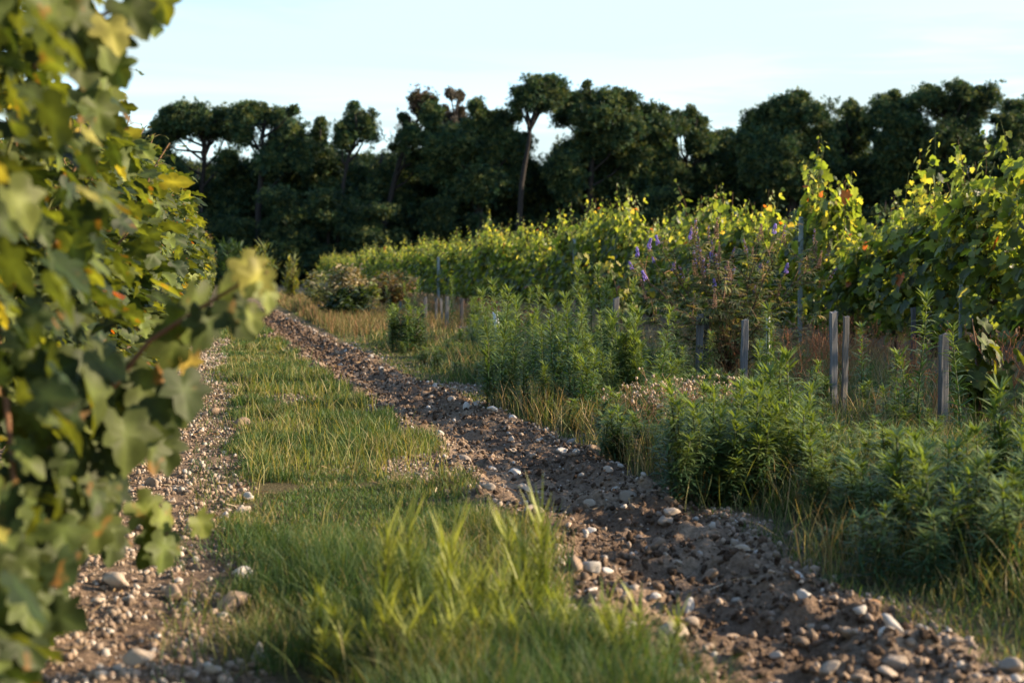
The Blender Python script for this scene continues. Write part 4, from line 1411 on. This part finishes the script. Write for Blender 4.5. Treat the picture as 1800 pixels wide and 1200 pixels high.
# ------------------------------------------------------------------ dry seedhead plants
def seedhead_plant(seed, H=.35, balls=True, colr=(.33, .20, .11)):
    rng = np.random.RandomState(seed)
    st, hd = Geo(), Geo()
    bm = bmesh.new(); bmesh.ops.create_icosphere(bm, subdivisions=1, radius=1)
    tv = np.array([v.co[:] for v in bm.verts]); tT = np.array([[v.index for v in f.verts] for f in bm.faces]); bm.free()
    heads = []

    def branch(p, d, l, rdi, depth):
        e = p + d * l
        tube(st, [p, p + d * l * .5 + rng.normal(0, l * .05, 3), e], [rdi, rdi * .85, rdi * .7], 4, np.array(colr) * rng.uniform(.7, 1.2))
        if depth == 0:
            heads.append(e); return
        for _ in range(rng.randint(2, 4)):
            branch(e, nrm(d + rng.randn(3) * .55 + np.array([0, 0, .25])), l * rng.uniform(.5, .8), rdi * .7, depth - 1)
    for k in range(3):
        branch(np.array([0, 0, -.01]), nrm(np.array([rng.normal(0, .3), rng.normal(0, .3), 1])), H * .42, .003, 3)
    hp = np.array(heads)
    s = rng.uniform(.005, .0095, len(hp)) * np.where(rng.rand(len(hp)) < .35, .35, 1) if balls else rng.uniform(.003, .005, len(hp))
    hd.scatter(tv * [1, 1, 1.15], tT, None, np.eye(3)[None] * s[:, None, None], hp, np.array([[.50, .40, .28]] if balls else [[.34, .17, .08]]) * rng.uniform(.7, 1.2, (len(hp), 1)))
    return st.mesh('dry_stems', M_DRY), hd.mesh('dry_blossoms', M_DRY)


SH = [seedhead_plant(500 + k) for k in range(4)]
SO = [seedhead_plant(520 + k, H=.6, balls=False, colr=(.30, .13, .06)) for k in range(4)]


def dryplant(proto, x, y, s, label, group):
    r = empty('dry_weed', (x, y, hz(x, y)), rw.uniform(0, 6.28))
    r.scale = (s, s, s)
    tag(r, label, 'dry weed', group)
    link('stems', proto[0], r); link('dry_blossoms', proto[1], r)


for u, d, z in ((1100, 8.2, .25), (1130, 8.0, .28), (1160, 8.3, .3), (1185, 8.1, .31), (1205, 8.4, .34), (1225, 8.2, .34), (1245, 8.0, .32), (1260, 8.3, .30), (1285, 8.2, .28), (1150, 7.7, .22), (1215, 7.7, .26)):
    p = P(u, 600, d)
    dryplant(rw.choice(SH), p[0], p[1], rw.uniform(.9, 1.15), 'dried weed with round beige seedheads on thin stems, near the stakes before the shrub', 'dried seedhead weeds before the shrub')
for _ in range(26):
    x, y = rw.uniform(4.0, 5.6), rw.uniform(7.6, 11.5)
    dryplant(rw.choice(SO), x, y, rw.uniform(.7, 1.1), 'orange-brown dead branching weed on the dry soil behind the stakes', 'orange dead weeds behind the stakes')
for _ in range(12):
    x, y = rw.uniform(3.8, 4.8), rw.uniform(17, 27)
    dryplant(rw.choice(SO), x, y, rw.uniform(.6, 1.0), 'orange-brown dead weed around the far stakes', 'orange dead weeds at the far stakes')

# ------------------------------------------------------------------ grass, litter, pebbles, clods (countless: stuff)
def blades(name, seed, n, xr, y0, y1, dens, hfun, cfun, wid=.0032, bend=(.2, .9), mat=None, lod=.00055):
    rng = np.random.RandomState(seed)
    y = y0 * np.exp(rng.rand(n) * math.log(y1 / y0))
    x = rng.uniform(xr[0], xr[1], n)
    k = rng.rand(n) < dens(x, y)
    x, y = x[k], y[k]; n = len(x)
    H = hfun(x, y, rng)
    z = height(x, y)
    a = rng.rand(n) * 6.283
    dirn = np.stack([np.cos(a), np.sin(a), 0 * a], -1)
    ori = rng.rand(n) * 6.283
    side = np.stack([np.cos(ori), np.sin(ori), 0 * a], -1)
    b = rng.uniform(*bend, n); lean = rng.normal(0, .18, (n, 2))
    W = np.maximum(wid, lod * y) * rng.uniform(.7, 1.3, n)
    base = np.stack([x, y, z - .005], -1)
    t = np.array([0, .4, .75, 1.0]); wt = np.array([.8, 1, .65, 0])
    V = np.zeros((n, 7, 3))
    for j in range(4):
        c = base + np.array([0, 0, 1]) * (H * (t[j] - .38 * b * t[j] ** 2))[:, None] + dirn * (H * b * .75 * t[j] ** 2)[:, None]
        c[:, :2] += lean * (H * t[j])[:, None]
        if j < 3:
            V[:, 2 * j] = c - side * (W * wt[j] / 2)[:, None]; V[:, 2 * j + 1] = c + side * (W * wt[j] / 2)[:, None]
        else:
            V[:, 6] = c
    off = (np.arange(n) * 7)[:, None]
    Q = np.concatenate([np.array([[0, 1, 3, 2]]) + off, np.array([[2, 3, 5, 4]]) + off])
    T_ = np.array([[4, 5, 6]]) + off
    g = Geo(); g.add(V.reshape(-1, 3), T_, Q, np.repeat(cfun(x, y, rng), 7, axis=0))
    o = link(name, g.mesh(name, mat or M_GRASS))
    return o


def mix_cols(rng, n, pal, w):
    w = np.array(w, float); w /= w.sum()
    return np.array(pal)[rng.choice(len(pal), n, p=w)] * rng.uniform(.75, 1.25, (n, 1))


GP = [[.040, .085, .028], [.058, .105, .034], [.090, .135, .040], [.15, .165, .055], [.27, .22, .11]]


def d_strip(x, y):
    f, s = furrow(x, y)
    n = fbm(x, y, 3.2, 3)
    return np.clip((1 - f) * (1 - stony(x, y) * .90) * (1 - bare(x, y) * .95) * sstep(.40, .56, n + .12) * (x < fxc(y)), 0, 1)


def h_strip(x, y, rng):
    lush = (1 - sstep(4.2, 5.4, y)) + .38 * sstep(11.2, 12, y) * sstep(.4, .6, fbm(x, y, .7, 2))
    return (.028 + .062 * sstep(.35, .7, fbm(x, y, 1.7, 3)) + .07 * lush * sstep(.1, .4, x)) * rng.uniform(.5, 1.5, len(x))


def strip_cols(x, y, r):
    a = mix_cols(r, len(x), GP, (3.5, 4, 2.6, .7, .4)); b = mix_cols(r, len(x), GP, (.6, 1.5, 3, 3, 2.6))
    return np.where((fbm(x + 21, y, 1.9, 4, .6) + r.normal(0, .05, len(x)) > .53)[:, None], b, a)


o = blades('grass', 1, 230000, (-.15, 1.25), 2.7, 48, d_strip, h_strip, strip_cols, wid=.0024)
tag(o, 'green grass strip between the stony strip and the tilled furrow', 'grass', kind='stuff')


def d_verge(x, y):
    f, s = furrow(x, y)
    n = fbm(x + 9, y, 2.2, 3)
    return np.clip((1 - f) * (1 - bare(x, y) * .9) * sstep(.25, .5, n + .12) * (x > fxc(y)) * (1 - .72 * sstep(3.1, 4.2, x)) * (1 - .75 * sstep(14, 16, y) * sstep(3.0, 3.4, x)), 0, 1)


def h_verge(x, y, rng):
    return (1 - .35 * sstep(13, 17, y)) * (.04 + .17 * sstep(1.9, 2.5, x - .4 * (fbm(x, y, 1.5, 2) - .5)) * (.5 + fbm(x + 5, y, 1.1, 2))) * rng.uniform(.5, 1.5, len(x))


o = blades('verge_grass', 2, 170000, (1.7, 6.2), 3.0, 60, d_verge, h_verge, lambda x, y, r: mix_cols(r, len(x), GP, (2, 3, 2.6, 2.2, 2.2)))
tag(o, 'taller mixed grass on the verge between the tilled furrow and the stakes', 'grass', kind='stuff')


def d_dry(x, y):
    n = fbm(x + 50, y, 1.1, 3)
    return np.clip(sstep(2.0, 2.6, x) * sstep(.42, .6, n) * (1 - .9 * sstep(14, 16, y) * sstep(2.7, 3.2, x) * (1 - sstep(4.2, 5, x))), 0, 1)


DP = [[.36, .26, .13], [.28, .18, .085], [.22, .16, .07], [.42, .33, .19]]
o = blades('dry_grass', 3, 30000, (1.9, 7.3), 4.2, 60, d_dry, lambda x, y, r: r.uniform(.16, .36, len(x)) * np.clip(.7 + (x - 2) * .1, .7, 1.1), lambda x, y, r: mix_cols(r, len(x), DP, (3, 3, 3, 1)), wid=.0024, bend=(.1, .7), mat=M_DRY)
tag(o, 'straw-coloured dry grass on the verge and around the stakes', 'dry grass', kind='stuff')


def d_wisp(x, y):
    return np.clip(sstep(.38, .6, fbm(x + 60, y, 2.4, 2)) * (1 - furrow(x, y)[0]) * (x > fxc(y)), 0, 1)


o = blades('dry_grass', 6, 9000, (1.75, 2.75), 3.2, 9.5, d_wisp, lambda x, y, r: r.uniform(.10, .30, len(x)), lambda x, y, r: mix_cols(r, len(x), DP + [[.16, .18, .06], [.09, .13, .04]], (2, 2, 2, 1.5, 3, 3)), wid=.0024, bend=(.1, .9))
tag(o, 'pale seeding grass along the near edge of the verge, before the bushy clump', 'dry grass', kind='stuff')


def d_fd(x, y):
    return np.clip(sstep(18, 26, y) * (1 - sstep(44, 60, y)) * sstep(.40, .6, fbm(x, y, .8, 2)), 0, 1)


o = blades('dry_grass', 4, 42000, (1.7, 4.8), 15, 60, d_fd, lambda x, y, r: r.uniform(.14, .36, len(x)), lambda x, y, r: mix_cols(r, len(x), [[.25, .14, .075], [.30, .22, .11], [.16, .14, .05], [.08, .10, .035]], (2, 2.4, 3, 4)), wid=.004, bend=(.1, .6), mat=M_DRY, lod=.0004)
tag(o, 'reddish dry grass at the far end of the tilled furrow', 'dry grass', kind='stuff')


def d_tall(x, y):
    return np.clip(sstep(2.9, 4.2, y) * .8 * sstep(.45, .6, fbm(x + 4, y, 2.0, 2)) * (1 - furrow(x, y)[0]) * (1 - stony(x, y)), 0, 1) * (x < fxc(y))


o = blades('tall_grass', 5, 5200, (.12, 1.05), 2.9, 22, d_tall, lambda x, y, r: r.uniform(.12, .24, len(x)), lambda x, y, r: mix_cols(r, len(x), [[.20, .20, .06], [.30, .25, .11], [.13, .17, .05]], (3, 2, 3)), wid=.0028, bend=(.1, .9))
tag(o, 'taller yellow-green grass stalks standing out of the grass strip', 'grass', kind='stuff')


def d_straw(x, y):
    f, s = furrow(x, y)
    return np.clip(.8 * stony(x, y) * sstep(.45, .6, fbm(x, y, 2, 3)) + .9 * bare(x, y) + .35 * (x > 0) * (x < 1.1) * sstep(.5, .62, fbm(x + 21, y, 1.9, 4)) + .3 * f * sstep(.52, .62, fbm(x, y, 1.7, 3)) + .8 * sstep(3.2, 4.5, x), 0, 1)


def litter():
    rng = np.random.RandomState(8)
    n = 26000
    y = 2.8 * np.exp(rng.rand(n) * math.log(30 / 2.8)); x = rng.uniform(-.9, 7.0, n)
    k = rng.rand(n) < d_straw(x, y); x, y = x[k], y[k]; n = len(x)
    a = rng.rand(n) * 3.1416; L = rng.uniform(.02, .09, n) * (1 + y * .03); W = np.maximum(.0016, .0004 * y)
    d = np.stack([np.cos(a), np.sin(a), rng.normal(0, .25, n)], -1); s = np.stack([-np.sin(a), np.cos(a), rng.normal(0, .4, n)], -1)
    c = np.stack([x, y, height(x, y) + .008], -1)
    V = np.stack([c - d * (L / 2)[:, None] - s * W[:, None], c - d * (L / 2)[:, None] + s * W[:, None], c + d * (L / 2)[:, None] + s * W[:, None], c + d * (L / 2)[:, None] - s * W[:, None]], 1)
    g = Geo(); g.add(V.reshape(-1, 3), None, (np.arange(n) * 4)[:, None] + np.array([[0, 1, 2, 3]]), np.repeat(mix_cols(rng, n, [[.36, .25, .13], [.25, .15, .08], [.17, .10, .06], [.42, .34, .22]], (3, 3, 2, 1)), 4, axis=0))
    tag(link('straw_litter', g.mesh('straw_litter', M_DRY)), 'bits of dry straw and twigs lying on the bare soil', 'straw', kind='stuff')


litter()


def rock_template(seed, sub=2, rough=.22):
    bm = bmesh.new(); bmesh.ops.create_icosphere(bm, subdivisions=sub, radius=1)
    tv = np.array([v.co[:] for v in bm.verts]); tT = np.array([[v.index for v in f.verts] for f in bm.faces]); bm.free()
    r = np.random.RandomState(seed)
    k = 1 + 0 * tv[:, 0]
    for _ in range(5):
        d = nrm(r.randn(3)); f = r.uniform(1.5, 3.5)
        k += rough * .5 * np.sin(tv @ d * f + r.uniform(0, 6))
    for _ in range(9):             # a few worn-flat facets
        d = nrm(r.randn(3)); c = r.uniform(.66, .95)
        q = tv @ d * k
        k = np.where(q > c, k * c / np.maximum(q, 1e-6), k)
    return tv * k[:, None], tT


def rand_rot(rng, n):
    q = nrm(rng.randn(n, 4)); w, x, y, z = q.T
    return np.stack([np.stack([1 - 2 * (y * y + z * z), 2 * (x * y - z * w), 2 * (x * z + y * w)], -1), np.stack([2 * (x * y + z * w), 1 - 2 * (x * x + z * z), 2 * (y * z - x * w)], -1), np.stack([2 * (x * z - y * w), 2 * (y * z + x * w), 1 - 2 * (x * x + y * y)], -1)], 1)


def scatter_lumps(name, seed, n, dens, size, pal, w, mat, label, cat, sub=1, xr=(-1.2, 2.6), y1=36, up=.2, rough=.25, lod=.0035):
    rng = np.random.RandomState(seed)
    y = 2.7 * np.exp(rng.rand(n) * math.log(y1 / 2.7)); x = rng.uniform(*xr, n)
    k = rng.rand(n) < dens(x, y); x, y = x[k], y[k]; n = len(x)
    s = np.maximum(size[0] + (size[1] - size[0]) * rng.rand(n) ** 2.6, lod * .35 * y)
    col = mix_cols(rng, n, pal, w)
    P_ = np.stack([x, y, height(x, y) + s * up], -1)
    R = rand_rot(rng, n) * s[:, None, None] * np.array([1, .8, .65])[None, None, :]
    g = Geo(); t = rng.randint(0, 5, n)
    for q in range(5):
        m = t == q
        tv, tT = rock_template(seed * 10 + q, sub, rough)
        g.scatter(tv, tT, None, R[m], P_[m], col[m])
    tag(link(name, g.mesh(name, mat)), label, cat, kind='stuff')


SP = [[.31, .24, .175], [.22, .16, .11], [.42, .37, .31], [.15, .106, .072], [.27, .20, .148]]
scatter_lumps('pebbles', 3, 80000, lambda x, y: np.clip(stony(x, y) * sstep(-.85, -.6, x) * (.45 + .5 * sstep(.42, .6, fbm(x, y, 2.5, 2))) + furrow(x, y)[0] * (1 - .85 * sstep(8, 17, y)) * (.17 + .42 * sstep(.5, .95, np.abs(furrow(x, y)[1]))) + .6 * bare(x, y) + .35 * np.exp(-((np.abs(furrow(x, y)[1]) - 1.1) / .25) ** 2) * sstep(.4, .6, fbm(x + 3, y, 2.2, 3)), 0, 1),
              (.003, .020), SP, (3, 3, 1.5, 2, 2), M_PEB, 'small pebbles scattered over the stony strip and the furrow', 'pebbles', up=.3, xr=(-.95, 2.5))
scatter_lumps('soil_clods', 4, 30000, lambda x, y: np.clip(furrow(x, y)[0] * .75 + stony(x, y) * .10, 0, 1),
              (.004, .021), [[.105, .070, .046], [.15, .10, .067], [.215, .15, .10], [.08, .053, .035]], (3, 3, 2, 2), M_SOIL, 'dark crumbled clods of earth in the tilled furrow', 'soil', up=.15, rough=.75, sub=2, xr=(.45, 2.25))

# stones one can count
ST = []
for k in range(8):
    tv, tT = rock_template(900 + k, 3, .5)
    for c in ((.36, .29, .22), (.24, .175, .12), (.46, .42, .365)):
        g = Geo(); g.add(tv * [1, .78, .6], tT, None, c)
        ST.append(g.mesh('stone', M_STONE))
rs = random.Random(31)


def stone(x, y, r, label, group, k=None, sx=1.0, up=.28, rot=None):
    o = link('stone', ST[rs.randrange(len(ST)) if k is None else k], None, (x, y, hz(x, y) + r * up), rot or (rs.uniform(-.5, .5), rs.uniform(-.5, .5), rs.uniform(0, 6.28)), (r * sx, r, r))
    tag(o, label, 'stone', group)
    return o


for u, v, px, k, lab in ((1040, 1010, 13, 2, 'round white stone at the grass side of the furrow'), (1012, 1015, 15, 1, 'brownish stone almost hidden in the grass edge of the furrow'), (1068, 1000, 11, 5, 'small white stone beside the round white one at the furrow edge'),
                         (1153, 1040, 13, 8, 'bright white stone with a notched top inside the furrow'), (1185, 1115, 20, 0, 'large cream stone near the front edge of the furrow'), (905, 828, 10, 5, 'pale stone lying in the middle of the furrow'),
                         (1058, 868, 10, 11, 'bluish white stone on top of the furrow ridge'), (935, 915, 15, 0, 'flat cream stone where the grass meets the furrow'), (1180, 918, 14, 3, 'long tan stone on the ridge by the verge'),
                         (1400, 1020, 13, 8, 'white angular stone on the ridge of the furrow beside the verge grass'), (1035, 925, 10, 2, 'pale stone in the trench below the furrow ridge'),
                         (397, 908, 8, 5, 'small round white stone at the edge of the stony strip'), (437, 880, 9, 2, 'round pale stone in the grass beside the stony strip'), (305, 1045, 16, 1, 'grey-tan stone in the stony strip, larger than its neighbours'),
                         (245, 1165, 22, 3, 'largest pinkish pale stone at the front of the stony strip'), (60, 1150, 26, 1, 'big rounded stone at the foot of the closest vine'), (425, 1015, 13, 2, 'bright stone on the small heap at the edge of the stony strip'), (455, 1155, 18, 5, 'pale stone at the front edge between stony strip and grass'),
                         (755, 705, 8, 1, 'dark round clod-like stone on the furrow ridge'), (725, 722, 10, 3, 'tan stone beside the trench halfway along the furrow'), (820, 722, 8, 2, 'white stone on the verge side of the furrow, halfway along'), (840, 718, 9, 5, 'grey-white stone on the verge side near the white one')):
    p = G(u, v)
    stone(p[0], p[1], px / FPX * np.hypot(*p) * 1.15, lab, None, k)
p = G(1537, 1068)
orange = link('stone', None, None); bpy.data.objects.remove(orange)
g = Geo(); tv, tT = rock_template(955, 3, .12); g.add(tv * [1, .9, .85], tT, None, (.46, .25, .12))
tag(link('stone', g.mesh('orange_stone', M_STONE), None, (p[0], p[1], hz(*p) + .014), (.2, .1, .4), (.026,) * 3), 'rounded orange-tan stone against the verge grass', 'stone')
p = G(1570, 1125)
g = Geo(); tv, tT = rock_template(957, 3, .15); g.add(tv * [1, .5, .32], tT, None, (.46, .43, .38))
tag(link('stone', g.mesh('slab_stone', M_STONE), None, (p[0], p[1], hz(*p) + .022), (.3, -.5, 2.0), (.042,) * 3), 'elongated pale slab of stone tilted up in the near furrow', 'stone')

n_l = n_f = 0
tries = 0
while (n_l < 120 or n_f < 140) and tries < 60000:
    tries += 1
    y = 2.9 * math.exp(rs.random() * math.log(17 / 2.9)); x = rs.uniform(-.75, 2.2)
    ax, ay = np.array([x]), np.array([y])
    f, s = furrow(ax, ay)
    r = rs.choice([.012, .014, .017, .02, .024, .03]) * rs.uniform(.85, 1.25) * (1 + .015 * y)
    if n_f < 140 and f[0] > .5 and rs.random() < .25 + .75 * abs(s[0]):
        stone(x, y, r, 'pale rounded stone turned up in the tilled furrow', 'stones in the tilled furrow', sx=rs.uniform(1, 1.35)); n_f += 1
    elif n_l < 120 and stony(ax, ay)[0] > .5 and -.65 < x:
        stone(x, y, r * 1.1, 'rounded stone lying in the stony strip at the foot of the near vines', 'stones in the stony strip', k=rs.choice([0, 1, 3, 4, 6, 7, 9, 10, 12, 13, 15, 16, 18, 19]), sx=rs.uniform(1, 1.35)); n_l += 1
